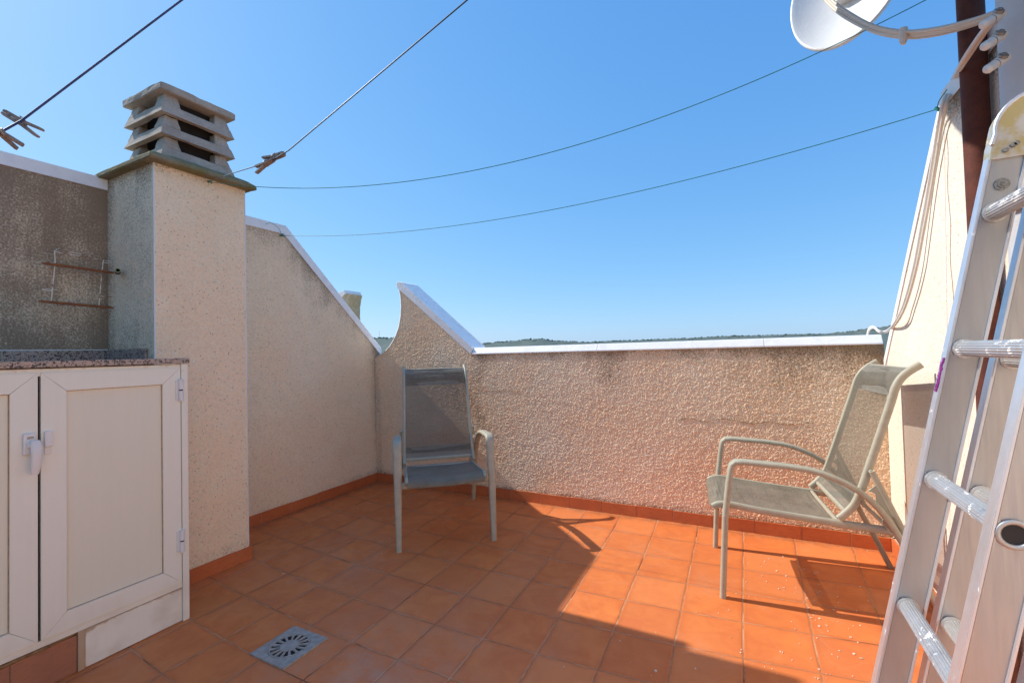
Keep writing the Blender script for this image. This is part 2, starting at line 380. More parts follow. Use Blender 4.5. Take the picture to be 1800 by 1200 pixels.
from mathutils import noise as mn
def roughen(mb, cuts, amp, freq=38.0):
    '''subdivide and knock the cast edges about'''
    bm = bmesh.new(); vs = [bm.verts.new(v) for v in mb.v]
    for f in mb.f:
        try: bm.faces.new([vs[i] for i in f])
        except ValueError: pass
    bmesh.ops.remove_doubles(bm, verts=bm.verts[:], dist=1e-5)
    bmesh.ops.subdivide_edges(bm, edges=[e for e in bm.edges if e.calc_length() > 0.02], cuts=cuts, use_grid_fill=True)
    bmesh.ops.recalc_face_normals(bm, faces=bm.faces[:]); bm.normal_update()
    for v in bm.verts:
        k = mn.noise(v.co * freq) * amp + mn.noise(v.co * 9.0) * amp * 0.9
        sharp = max((e.calc_face_angle(0.0) for e in v.link_edges), default=0.0)
        if sharp > 0.6: k -= amp * 1.5 * max(0.0, mn.noise(v.co * 22.0 + Vector((7, 3, 1))))
        v.co += v.normal * k
    out = MB(); out.frombm(bm); return out
def tag(o, label=None, cat=None, group=None, kind=None):
    if label: o['label'] = label
    if cat: o['category'] = cat
    if group: o['group'] = group
    if kind: o['kind'] = kind
    return o
def thing(name, loc, label, cat, group=None, rz=0.0):
    o = bpy.data.objects.new(name, None); COL.objects.link(o); o.location = loc; o.rotation_euler = (0, 0, rz); o.empty_display_size = 0.1
    return tag(o, label, cat, group)
def lerp(a, b, t): return a + (b - a) * t
def clamp01(x): return max(0.0, min(1.0, x))
def spline(P, n=8):
    """Catmull-Rom through 3-D points"""
    P = [Vector(p) for p in P]; Q = [P[0] * 2 - P[1]] + P + [P[-1] * 2 - P[-2]]; out = []
    for i in range(1, len(Q) - 2):
        for k in range(n):
            t = k / n; a, b, c, d = Q[i - 1], Q[i], Q[i + 1], Q[i + 2]
            out.append(0.5 * ((2 * b) + (c - a) * t + (2 * a - 5 * b + 4 * c - d) * t * t + (3 * b - a - 3 * c + d) * t ** 3))
    out.append(P[-1]); return out

# ------------------------------------------------------------------ setting: floor, ground, hills
XL, XR, YB = -3.0, 1.06, 0.65
CI = [-0.0287, 0.0876, 0.1369, 0.0486, -0.0503, 0.0172, -0.1688, -0.2087, -0.0741, 0.0149]
CJ = [-0.0462, 0.0226, 0.2979, 0.3192, -0.1306, 0.1497, 0.0302, -0.1396, -0.0433, -0.058]
TILE = 0.26
def tile_uv(X, Y):           # hand-laid tiling: rows drift a little
    x = max(-3.1, min(1.2, X)) / TILE; y = max(-2.6, min(0.75, Y)) / TILE
    xs, ys = (x + 3) / 6, (y + 2) / 4
    b = (1, xs, ys, xs * xs, xs * ys, ys * ys, xs ** 3, xs * xs * ys, xs * ys * ys, ys ** 3)
    return X / TILE + sum(p * q for p, q in zip(CI, b)), -Y / TILE + sum(p * q for p, q in zip(CJ, b))
def make_floor():
    x0, x1, y0, y1 = -3.1, 1.15, -4.6, 0.75; nx, ny = 60, 76
    me = bpy.data.meshes.new("floor"); vs = []; fs = []
    for j in range(ny + 1):
        for i in range(nx + 1): vs.append((lerp(x0, x1, i / nx), lerp(y0, y1, j / ny), 0.0))
    for j in range(ny):
        for i in range(nx):
            a = j * (nx + 1) + i; fs.append((a, a + 1, a + nx + 2, a + nx + 1))
    # leave the drain opening dark: the grate lies in a shallow frame on top
    me.from_pydata(vs, [], fs); me.materials.append(M['floor'])
    uvl = me.uv_layers.new(name="tiles")
    for l in me.loops:
        c = vs[l.vertex_index]; uvl.data[l.index].uv = tile_uv(c[0], c[1])
    at = me.attributes.new('dirt', 'FLOAT', 'POINT')
    def dirt(v):
        d1 = math.hypot(v[0] + 1.05, (v[1] + 1.45) * 1.1); d2 = math.hypot(v[0] + 1.9, v[1] + 0.75)
        return 0.75 * clamp01(1 - d1 / 0.6) + 0.5 * clamp01(1 - d2 / 0.5)
    at.data.foreach_set('value', [dirt(v) for v in vs])
    o = bpy.data.objects.new("floor", me); COL.objects.link(o); tag(o, kind='structure', label='terracotta tiled terrace floor', cat='floor')
make_floor()

def mat_ground():
    g = NG("distant_scrub"); p = g.pos(); n = g.noise(p, 0.02, 5, 0.65)
    c = g.mix(g.mr(n, 0.3, 0.7), (0.085, 0.12, 0.075), (0.16, 0.15, 0.10)); return g.fin(c, 0.95)
M['ground'] = mat_ground()
gb = MB(); gb.add([(-9000, -9000, -9), (9000, -9000, -9), (9000, 9000, -9), (-9000, 9000, -9)], [(0, 1, 2, 3)])
tag(gb.build("ground", M['ground'], fix=False), 'far ground beyond the terrace', 'ground', kind='structure')
def mat_wood(name, a, b):
    g = NG(name); p = g.pos(); n = g.noise(p, 0.11, 5, 0.7); n2 = g.noise(p, 0.008, 3)
    c = g.mix(g.mr(n, 0.32, 0.68), a, b); c = g.mix(g.mr(n2, 0.4, 0.7, 0, 0.5), c, (0.17, 0.19, 0.16)); return g.fin(c, 0.95, spec=0.1)
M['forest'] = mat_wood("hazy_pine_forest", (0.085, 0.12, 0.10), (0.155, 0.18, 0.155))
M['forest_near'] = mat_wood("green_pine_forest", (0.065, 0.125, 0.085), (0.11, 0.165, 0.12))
RIDGE = [(-400, 640), (300, 610), (560, 602), (640, 597), (690, 596), (760, 603), (840, 606), (900, 602), (945, 598), (985, 602), (1030, 604), (1100, 601), (1200, 597.5), (1300, 593), (1400, 590.5), (1450, 590), (1490, 586), (1530, 580), (1580, 574), (1660, 570), (1900, 560), (2600, 600)]
def ridge_py(px):
    for a, b in zip(RIDGE, RIDGE[1:]):
        if a[0] <= px <= b[0]:
            t = (px - a[0]) / (b[0] - a[0]); t = t * t * (3 - 2 * t); return lerp(a[1], b[1], t)
    return 610
def make_hills():
    mb = MB(); D = 1500; n = 420; rows = [0.55, 0.7, 0.82, 0.9, 0.96, 1.0, 1.15]
    vs = []
    for i in range(n + 1):
        px = -400 + 3000 * i / n; top = at_d(px, ridge_py(px) - 2.4, D)
        for k, q in enumerate(rows):
            hz = clamp01((q - 0.55) / 0.45) ** 0.8 if q <= 1 else 0.7
            z = lerp(-12, top.z, hz) + (random.uniform(-2.2, 2.2) if 0.6 < q else 0)
            P = CAM + (top - CAM) * q; vs.append((P.x + random.uniform(-3, 3), P.y, z))
    R = len(rows); fs = [(i * R + k, (i + 1) * R + k, (i + 1) * R + k + 1, i * R + k + 1) for i in range(n) for k in range(R - 1)]
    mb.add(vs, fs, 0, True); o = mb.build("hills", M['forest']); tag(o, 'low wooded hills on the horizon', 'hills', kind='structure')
make_hills()
def make_woods():
    mb = MB()
    bm0 = bmesh.new(); bmesh.ops.create_icosphere(bm0, subdivisions=1, radius=1.0); base = [v.co.copy() for v in bm0.verts]; fc = [[v.index for v in f.verts] for f in bm0.faces]; bm0.free()
    for i in range(1500):
        px = random.uniform(560, 1620); near = px < 760
        q = random.choice([1.0, 1.0, 0.985, 0.96, 0.92])
        py = ridge_py(px) - 2.2 + (1 - q) * 55 + random.uniform(-0.5, 0.9)
        P = at_d(px, py, 1500 * q); r = random.uniform(2.2, 4.4)
        s = Vector((r * random.uniform(.9, 1.6), r * random.uniform(.9, 1.6), r * random.uniform(.7, 1.15)))
        mb.add([P + Vector((b.x * s.x, b.y * s.y, b.z * s.z)) * random.uniform(.75, 1.2) for b in base], fc, 1 if near else 0, False)
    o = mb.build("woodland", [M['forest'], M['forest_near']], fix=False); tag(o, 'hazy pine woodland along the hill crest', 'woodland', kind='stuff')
make_woods()
mm = MB(); b0 = at_d(667, 600, 1490); mm.tube([b0 - Vector((0, 0, 12)), b0 + Vector((0, 0, 34))], 0.45, 6)
tag(mm.build("radio_mast", M['mast']), 'thin pale radio mast on the far hill between chimney wall and curved fin', 'mast')

# ------------------------------------------------------------------ skirting helper
def skirting(mb, p0, p1, nrm, h=0.08, t=0.011, tile=0.26, first=0.0):
    p0 = Vector(p0); p1 = Vector(p1); L = (p1 - p0).length; d = (p1 - p0).normalized(); nrm = Vector(nrm)
    mb.prism([(0, 0), (L, 0), (L, h - 0.003), (0, h - 0.003)], 0.0, t - 0.003, lambda a, b, c: p0 + d * a + Vector((0, 0, b)) + nrm * c, 1)
    x = -first
    while x < L:
        a = max(0, x) + 0.0016; b = min(L, x + tile) - 0.0016; hh = h + random.uniform(-0.0025, 0.0025); tt = t + random.uniform(-0.001, 0.001)
        if b - a > 0.01:
            mb.prism([(a, 0.001), (b, 0.001), (b, hh), (a, hh)], 0.001, tt, lambda q, r, c: p0 + d * q + Vector((0, 0, r)) + nrm * c, 0, 0.002)
        x += tile

def grid_face(mb, us, vfun, nv, fn, mi=0):
    """wall face: columns at us, each from vfun(u)[0] to vfun(u)[1]"""
    vs = []; nu = len(us)
    for u in us:
        a, b = vfun(u)
        for k in range(nv + 1): vs.append(fn(u, lerp(a, b, k / nv)))
    mb.add(vs, [(i * (nv + 1) + k, (i + 1) * (nv + 1) + k, (i + 1) * (nv + 1) + k + 1, i * (nv + 1) + k + 1) for i in range(nu - 1) for k in range(nv)], mi)
def linsp(a, b, n): return [lerp(a, b, i / n) for i in range(n + 1)]

# ------------------------------------------------------------------ left boundary wall
def top_left(y): return 2.262 if y <= -0.355 else 2.262 - (y + 0.355) * (2.262 - 1.262) / (0.725 + 0.355)
wl = thing("boundary_wall", (-3.07, -1.5, 0), 'speckled stucco wall on the left stepping down under a sloping white coping behind the chimney', 'wall')
mb = MB(); us = linsp(-4.6, -0.355, 60) + linsp(-0.355, 0.72, 22)[1:]
grid_face(mb, us, lambda y: (0.0, top_left(y)), 34, lambda y, z: (XL, y, z))
grid_face(mb, us, lambda y: (0.0, top_left(y)), 2, lambda y, z: (XL - 0.14, y, z))
mb.add([(XL, 0.72, 0), (XL - .14, 0.72, 0), (XL - .14, 0.72, top_left(.72)), (XL, 0.72, top_left(.72))], [(0, 1, 2, 3)])
mb.add([(XL, -4.6, 0), (XL - .14, -4.6, 0), (XL - .14, -4.6, 2.262), (XL, -4.6, 2.262)], [(0, 1, 2, 3)])
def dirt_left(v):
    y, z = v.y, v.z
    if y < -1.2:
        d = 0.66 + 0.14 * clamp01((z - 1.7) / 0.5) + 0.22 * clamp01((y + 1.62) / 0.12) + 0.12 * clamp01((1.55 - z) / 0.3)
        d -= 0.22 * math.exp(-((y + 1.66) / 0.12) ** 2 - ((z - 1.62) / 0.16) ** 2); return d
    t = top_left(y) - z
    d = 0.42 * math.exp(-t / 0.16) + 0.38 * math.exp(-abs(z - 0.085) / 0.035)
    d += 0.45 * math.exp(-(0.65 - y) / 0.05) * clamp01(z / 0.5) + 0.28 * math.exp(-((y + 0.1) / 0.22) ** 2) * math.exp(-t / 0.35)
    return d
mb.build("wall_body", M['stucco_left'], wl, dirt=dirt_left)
mb = MB(); sl_ = (2.262 - 1.262) / 1.08
outer = [(-4.6, 2.327), (-0.335, 2.327), (0.74, 1.327)]; inner = [(0.74, 1.245), (-0.355, 2.259), (-4.6, 2.259)]
mb.prism(outer + inner, XL + 0.006, XL - 0.15, lambda a, b, c: (c, a, b), 0, 0.004); mb.build("coping", M['coping'], wl)
mb = MB(); skirting(mb, (XL, -1.0, 0), (XL, 0.648, 0), (1, 0, 0), 0.082, first=0.1); mb.build("skirting", [M['skirt'], M['grout']], wl)

# ------------------------------------------------------------------ right boundary wall
def top_right(y): return 2.19 if y <= -0.37 else 2.19 - (y + 0.37) * 1.068
wr = thing("boundary_wall", (1.13, -1.2, 0), 'sunlit cream stucco wall on the right rising steeply behind ladder and reclining chair', 'wall')
mb = MB(); us = linsp(-4.6, -0.37, 50) + linsp(-0.37, 0.85, 26)[1:]
grid_face(mb, us, lambda y: (0.0, top_right(y)), 30, lambda y, z: (XR, y, z))
grid_face(mb, us, lambda y: (0.0, top_right(y)), 2, lambda y, z: (XR + 0.14, y, z))
mb.add([(XR, 0.85, 0), (XR + .14, 0.85, 0), (XR + .14, 0.85, top_right(.85)), (XR, 0.85, top_right(.85))], [(0, 1, 2, 3)])
def dirt_shade_right(v):
    t = top_right(v.y) - v.z
    return 0.5 * math.exp(-max(0, 0.65 - v.y) / 0.035) * (0.4 + 0.6 * clamp01((v.z - 0.7) / 0.4)) + 0.22 * math.exp(-t / 0.05) + 0.5 * math.exp(-abs(v.z - 0.085) / 0.03) + 0.55 * clamp01((v.z - 2.0) / 0.2) * clamp01(-(v.y + 0.3) / 0.1)  # dirt, plus a last term painting the cast shade at the upper corner
mb.build("wall_body", M['stucco_right'], wr, dirt=dirt_shade_right)
mb = MB(); mb.prism([(-4.6, 2.255), (-0.385, 2.255), (0.80, 0.989), (0.80, 0.925), (-0.37, 2.187), (-4.6, 2.187)], XR - 0.006, XR + 0.15, lambda a, b, c: (c, a, b), 0, 0.004); mb.build("coping", M['coping'], wr)
mb = MB(); skirting(mb, (XR, 0.648, 0), (XR, -4.5, 0), (-1, 0, 0), 0.085, first=0.12); mb.build("skirting", [M['skirt'], M['grout']], wr)
mb = MB(); pts = [on_x(1664 + 1.6 * math.sin(k * 1.3) + k * 0.95, 235 + k * 26, XR - 0.0005) for k in range(13)]; mb.tube(pts, 0.0011, 5); mb.build("crack", M['stain'], wr)

# ------------------------------------------------------------------ back parapet with curved fin
pw = thing("parapet_wall", (-1.0, 0.76, 0), 'coarse sunlit parapet at the back with white coping and a curved fin', 'wall')
ZT = 1.237
curve = [(-2.985, 1.237), (-2.94, 1.250), (-2.86, 1.290), (-2.79, 1.350), (-2.73, 1.430), (-2.685, 1.520), (-2.66, 1.62), (-2.65, 1.72), (-2.655, 1.82), (-2.675, 1.905), (-2.69, 1.945)]
def cx(z):
    for a, b in zip(curve, curve[1:]):
        if a[1] <= z <= b[1]: return lerp(a[0], b[0], (z - a[1]) / max(1e-6, b[1] - a[1]))
    return curve[0][0] if z < curve[0][1] else curve[-1][0]
def slope_x(z): return lerp(-1.86, -2.655, (z - 1.237) / (1.937 - 1.237))
TH = 0.21
mb = MB()
import numpy as np
rng = np.random.default_rng(11)
def relief(nx, nz):                      # pebbly render coat: heights in metres
    a = rng.random((nz + 4, nx + 4))
    b = (a[1:-1, 1:-1] * 4 + a[:-2, 1:-1] + a[2:, 1:-1] + a[1:-1, :-2] + a[1:-1, 2:]) / 8
    s7 = rng.random(b.shape)
    for _ in range(2):
        s7 = sum(np.roll(s7, k, 0) for k in range(-3, 4)) / 7; s7 = sum(np.roll(s7, k, 1) for k in range(-3, 4)) / 7
    s7 = 0.5 + (s7 - s7.mean()) / (s7.std() + 1e-9) * 0.12
    h = (b - 0.5) * 0.0088 + (s7 - 0.5) * 0.0022
    return np.clip(h[:nz, :nx], -0.0065, 0.0065)
SP = 0.0043
nx_, nz_ = int(4.06 / SP) + 1, int(ZT / SP) + 1
H = relief(nx_, nz_); vs = []
for j in range(nz_):
    z = ZT * j / (nz_ - 1)
    for i in range(nx_):
        x = lerp(XL, 1.06, i / (nx_ - 1)); e = 0.0 if j in (0, nz_ - 1) else 1.0
        vs.append((x + (rng.random() - 0.5) * 0.0022 * e, YB + 0.001 - H[j, i], z + (rng.random() - 0.5) * 0.0022 * e))
mb.add(vs, [(j * nx_ + k, j * nx_ + k + 1, (j + 1) * nx_ + k + 1, (j + 1) * nx_ + k) for j in range(nz_ - 1) for k in range(nx_ - 1)], 0, False)
nzf, ncol = int(0.668 / SP), 210
zs = linsp(ZT, 1.905, nzf); H = relief(ncol + 1, nzf + 1); vs = []
for j, z in enumerate(zs):
    a, b = cx(z), slope_x(z)
    for k in range(ncol + 1): vs.append((lerp(a, b, k / ncol), YB + 0.001 - H[j, k] * min(1.0, (b - a) / ncol / SP + 0.3) * (0 if k in (0, ncol) else 1), z))
mb.add(vs, [(j * (ncol + 1) + k, j * (ncol + 1) + k + 1, (j + 1) * (ncol + 1) + k + 1, (j + 1) * (ncol + 1) + k) for j in range(nzf) for k in range(ncol)], 0, False)
zs = linsp(ZT, 1.905, 26); q0 = [(cx(z), YB + TH, z) for z in zs]; q1 = [(slope_x(z), YB + TH, z) for z in zs]
mb.add(q0 + q1, [(i, 27 + i, 28 + i, i + 1) for i in range(26)])
mb.add([(-3.0, YB + TH, -1), (1.06, YB + TH, -1), (1.06, YB + TH, ZT), (-3.0, YB + TH, ZT)], [(0, 1, 2, 3)])
cv = [(cx(z), z) for z in zs]
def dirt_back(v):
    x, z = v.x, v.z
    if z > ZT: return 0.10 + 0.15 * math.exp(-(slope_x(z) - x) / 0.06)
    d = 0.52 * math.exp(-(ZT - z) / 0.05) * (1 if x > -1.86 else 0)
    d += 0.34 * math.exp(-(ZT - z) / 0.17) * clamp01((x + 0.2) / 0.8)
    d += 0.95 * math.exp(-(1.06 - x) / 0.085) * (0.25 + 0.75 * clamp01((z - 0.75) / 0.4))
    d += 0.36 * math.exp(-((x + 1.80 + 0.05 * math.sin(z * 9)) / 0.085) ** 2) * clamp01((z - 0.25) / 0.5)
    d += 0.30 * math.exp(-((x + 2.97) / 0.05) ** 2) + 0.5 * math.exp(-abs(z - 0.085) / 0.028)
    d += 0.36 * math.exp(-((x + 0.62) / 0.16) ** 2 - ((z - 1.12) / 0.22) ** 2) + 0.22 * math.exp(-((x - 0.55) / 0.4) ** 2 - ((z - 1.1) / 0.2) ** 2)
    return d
mb.build("wall_body", M['stucco_back'], pw, dirt=dirt_back)
mb = MB(); poly = [(x - 0.007, z) for x, z in cv] + [(x + 0.0005, z) for x, z in cv[::-1]]       # white painted edge of the curve
vs = [(x - 0.006, YB - 0.002, z) for x, z in cv] + [(x - 0.006, YB + TH + .002, z) for x, z in cv] + [(x + 0.003, YB - 0.002, z) for x, z in cv]
n = len(cv); mb.add(vs, [(i, i + 1, n + i + 1, n + i) for i in range(n - 1)] + [(i, i + 1, 2 * n + i + 1, 2 * n + i) for i in range(n - 1)], 0, True)
mb.build("fin_edge", M['coping'], pw)
mb = MB()
sx0, sx1 = -1.862, -2.665                                                                          # sloping coping of the fin
a = Vector((sx1 - 0.028, 1.905)); b = Vector((-1.862, 1.234)); dd = (b - a).normalized(); nn = Vector((-dd.y, dd.x)) * 0.062
if nn.y < 0: nn = -nn
mb.prism([(a.x, a.y), (b.x, b.y), (b.x + 0.012, 1.296), (b.x + nn.x * 0.5 - 0.02, b.y + nn.y + 0.02), (a.x + nn.x * 0.9 + 0.028, a.y + nn.y * 0.98), (a.x + 0.02, a.y + 0.062), (a.x - 0.010, a.y + 0.045)], YB - 0.007, YB + TH + 0.03, lambda p, q, c: (p, c, q), 0, 0.006)
j1 = on_y(1049, 600, YB).x; j2 = on_y(1343, 600, YB).x
for x0, x1 in ((-1.85, j1 - 0.0012), (j1 + 0.0012, j2 - 0.0012), (j2 + 0.0012, 1.054)):
    jy, jz = random.uniform(-0.001, 0.001), random.uniform(-0.0012, 0.0012)
    mb.prism([(YB - 0.0075 + jy, ZT - 0.001), (YB - 0.0075 + jy, ZT + 0.008), (YB + 0.023 + jy, 1.292 + jz), (YB + 0.05, 1.2945 + jz), (YB + TH + 0.03, 1.296 + jz), (YB + TH + 0.03, ZT - 0.001)], x0, x1, lambda a, b, c: (c, a, b), 0, 0.003)
mb.build("coping", M['coping'], pw)
mb = MB(); skirting(mb, (XL + 0.012, YB, 0), (XR - 0.012, YB, 0), (0, -1, 0), 0.083, first=0.06); mb.build("skirting", [M['skirt'], M['grout']], pw)
mb = MB()
pts = [on_y(x, y, YB - 0.0015) for x, y in [(1190, 738), (1215, 735), (1238, 741), (1262, 736), (1290, 738), (1320, 744), (1350, 741), (1385, 746), (1430, 742)]]; mb.tube(spline(pts, 4), 0.0014, 5)
pts = [on_y(x, y, YB - 0.0015) for x, y in [(836, 684), (860, 687), (885, 686), (915, 688)]]; mb.tube(spline(pts, 4), 0.0011, 5)
mb.build("crack", M['stain'], pw)

# neighbouring terrace fin seen over the sloping coping
mirror = -3.035
nf = thing("wall_fin", (-3.5, 0.76, 0), 'small mossy concrete fin of the neighbouring terrace poking above the sloping coping', 'wall')
def mx(x): return 2 * mirror - x + 0.015
mb = MB(); prof = [(mx(x), z - 0.04) for x, z in curve] + [(-3.50, 1.85), (-4.2, 1.2), (-4.2, 1.0), (mx(-2.985), 1.0)]
mb.prism(prof, YB, YB + TH, lambda a, b, c: (a, c, b), 0); mb.build("fin_body", M['fin'], nf)
mb = MB(); mb.prism([(-3.385, 1.907), (-3.40, 1.945), (-3.47, 1.925), (-4.2, 1.24), (-4.2, 1.16), (-3.46, 1.86)], YB - 0.012, YB + TH + 0.01, lambda a, b, c: (a, c, b), 0, 0.004); mb.build("coping", [M['coping']], nf)

# ------------------------------------------------------------------ chimney
ch = thing("chimney", (-2.75, -1.25, 0), 'square stucco chimney with louvred concrete cowl beside the white cabinet', 'chimney')
CX0, CX1, CY0, CY1 = -2.998, -2.49, -1.507, -1.005
mb = MB(); 
def box_grid(mb, x0, x1, y0, y1, z0, z1, n=14, nz=40):
    grid_face(mb, linsp(y0, y1, n), lambda u: (z0, z1), nz, lambda u, z: (x1, u, z)); grid_face(mb, linsp(x0, x1, n), lambda u: (z0, z1), nz, lambda u, z: (u, y0, z))
    grid_face(mb, linsp(x0, x1, n), lambda u: (z0, z1), nz, lambda u, z: (u, y1, z)); grid_face(mb, linsp(y0, y1, 2), lambda u: (z0, z1), nz, lambda u, z: (x0, u, z))
box_grid(mb, CX0, CX1, CY0, CY1, 0.0, 2.318)
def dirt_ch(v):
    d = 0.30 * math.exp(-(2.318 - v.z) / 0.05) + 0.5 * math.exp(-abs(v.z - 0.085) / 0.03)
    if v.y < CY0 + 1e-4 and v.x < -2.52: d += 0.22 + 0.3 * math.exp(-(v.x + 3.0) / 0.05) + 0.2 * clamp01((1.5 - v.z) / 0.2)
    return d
mb.build("shaft", M['stucco_left'], ch, dirt=dirt_ch)
mb = MB()       # pale corner beads
for x, y in ((CX1, CY0), (CX1, CY1)): mb.tube([(x - 0.001, y + (0.001 if y == CY0 else -0.001), 0.09), (x - 0.001, y + (0.001 if y == CY0 else -0.001), 2.315)], 0.0042, 8)
mb.build("corner_bead", M['pvc'], ch)
mb = MB(); skirting(mb, (CX1, -1.53, 0), (CX1, CY1 + 0.011, 0), (1, 0, 0), 0.08, first=0.08); mb.prism([(CX1, 0), (CX1 + .011, 0), (CX1 + .011, .08), (CX1, .08)], CY1, CY1 + 0.012, lambda a, b, c: (a, c, b), 0)
skirting(mb, (CX1, CY1, 0), (CX0, CY1, 0), (0, 1, 0), 0.08, first=0.1)
mb.build("skirting", [M['skirt'], M['grout']], ch)
mb = MB(); sx0, sx1, sy0, sy1 = -3.0 - 0.05, -2.425, -1.555, -0.965
bm = bmesh.new(); lo = [bm.verts.new((x, y, 2.318)) for x, y in ((sx0, sy0), (sx1, sy0), (sx1, sy1), (sx0, sy1))]; mid = [bm.verts.new((v.co.x, v.co.y, 2.342)) for v in lo]
cxm, cym = (sx0 + sx1) / 2, (sy0 + sy1) / 2; hi = [bm.verts.new((lerp(v.co.x, cxm, 0.11), lerp(v.co.y, cym, 0.11), 2.372)) for v in lo]
bm.faces.new(lo[::-1]); bm.faces.new(hi)
for A, B in ((lo, mid), (mid, hi)):
    for i in range(4): bm.faces.new((A[i], A[(i + 1) % 4], B[(i + 1) % 4], B[i]))
bmesh.ops.bevel(bm, geom=bm.edges[:], offset=0.005, segments=2, affect='EDGES'); mb.frombm(bm); mb = roughen(mb, 12, 0.003)
mb.build("slab", M['slab'], ch)
# louvred cowl: three flared hollow tiers and a shallow hipped lid
KX, KY = (-2.893 - 2.50) / 2, (-1.462 - 1.068) / 2; HX, HY = 0.1965 + 0.006, 0.197 + 0.006
def tier(z0, h=0.119):
    mb = MB(); inset = 0.034; zb = 0.056; wall = 0.034
    def R(hx, hy, z): return [(KX - hx, KY - hy, z), (KX + hx, KY - hy, z), (KX + hx, KY + hy, z), (KX - hx, KY + hy, z)]
    def at(z):       # outer half sizes at height z above z0
        t = z / h; return HX - inset * t, HY - inset * t
    def ring(za, zb_, mi=0):
        a, b = at(za), at(zb_); wv = wall
        o0, o1 = R(*a, z0 + za), R(*b, z0 + zb_); i0, i1 = R(a[0] - wv, a[1] - wv, z0 + za), R(b[0] - wv, b[1] - wv, z0 + zb_)
        vs = o0 + o1 + i0 + i1; fs = []
        for i in range(4):
            j = (i + 1) % 4; fs += [(i, j, 4 + j, 4 + i), (8 + i, 12 + i, 12 + j, 8 + j), (4 + i, 4 + j, 12 + j, 12 + i), (i, 8 + i, 8 + j, j)]
        mb.add(vs, fs, mi)
    ring(0.0, zb)
    for sx in (-1, 1):
        for sy in (-1, 1):
            (ax, ay), (bx, by) = at(zb - 0.001), at(h + 0.004); wA, wB = 0.094, 0.066
            def q(hx, hy, wv, z):
                x1, y1 = KX + sx * hx, KY + sy * hy; x0, y0 = x1 - sx * wv, y1 - sy * wv
                return [(x0, y0, z), (x1, y0, z), (x1, y1, z), (x0, y1, z)]
            A = q(ax - 0.0005, ay - 0.0005, wA, z0 + zb - 0.001); B = q(bx - 0.0005, by - 0.0005, wB, z0 + h + 0.004)
            bm = bmesh.new(); va = [bm.verts.new(p) for p in A]; vb = [bm.verts.new(p) for p in B]; bm.faces.new(va); bm.faces.new(vb)
            for i in range(4): bm.faces.new((va[i], va[(i + 1) % 4], vb[(i + 1) % 4], vb[i]))
            bmesh.ops.bevel(bm, geom=bm.edges[:], offset=0.003, segments=1, affect='EDGES'); mb.frombm(bm)
    return mb
for k in range(3): roughen(tier(2.372 + 0.006 + k * 0.1215), 5, 0.0028).build("cowl_tier", M['concrete'], ch)
mb = MB(); z0 = 2.372 + 0.006 + 3 * 0.1215; hx, hy = HX + 0.004, HY + 0.004
bm = bmesh.new(); lo = [bm.verts.new(p) for p in [(KX - hx, KY - hy, z0), (KX + hx, KY - hy, z0), (KX + hx, KY + hy, z0), (KX - hx, KY + hy, z0)]]; mid = [bm.verts.new(v.co + Vector((0, 0, 0.042))) for v in lo]
r0 = bm.verts.new((KX - 0.06, KY, z0 + 0.085)); r1 = bm.verts.new((KX + 0.06, KY, z0 + 0.085)); pk = [r0, r1]
bm.faces.new(lo[::-1])
for i in range(4): bm.faces.new((lo[i], lo[(i + 1) % 4], mid[(i + 1) % 4], mid[i]))
bm.faces.new((mid[0], mid[1], r1, r0)); bm.faces.new((mid[1], mid[2], r1)); bm.faces.new((mid[2], mid[3], r0, r1)); bm.faces.new((mid[3], mid[0], r0))
bmesh.ops.bevel(bm, geom=bm.edges[:], offset=0.004, segments=2, affect='EDGES'); mb.frombm(bm); mb = roughen(mb, 9, 0.003); mb.build("cowl_lid", M['concrete'], ch)
mb = MB(); mb.box((KX - 0.12, KY - 0.12, 2.373), (KX + 0.12, KY + 0.12, 2.74)); mb.build("flue", M['gap'], ch)

# ------------------------------------------------------------------ cabinet under the counter
XC = -2.135
cb = thing("storage_cabinet", (-2.56, -2.6, 0), 'white two-door outdoor cabinet with speckled granite top against the chimney', 'cabinet')
def dirt_cab(v):
    return 0.55 * math.exp(-abs(v.z - 1.226) / 0.006) + 0.35 * math.exp(-abs(v.z - 0.178) / 0.012)
yE = -1.535; yS = -2.062
mb = MB()
mb.box((XL + 0.002, -3.6, 0.165), (XC - 0.032, yE - 0.03, 1.229))                                   # carcass
def frame_grid(a, b): mb.box(a, b, 0, 0.002)
frame_grid((XC - 0.05, yE - 0.028, 0.0), (XC + 0.004, yE, 1.231))                                    # end post
frame_grid((XC - 0.03, -3.6, 1.199), (XC - 0.004, yE - 0.0285, 1.229)); frame_grid((XC - 0.03, -3.6, 0.160), (XC - 0.003, yE - 0.0285, 0.186))
mb.build("carcass", M['cab'], cb, dirt=dirt_cab)
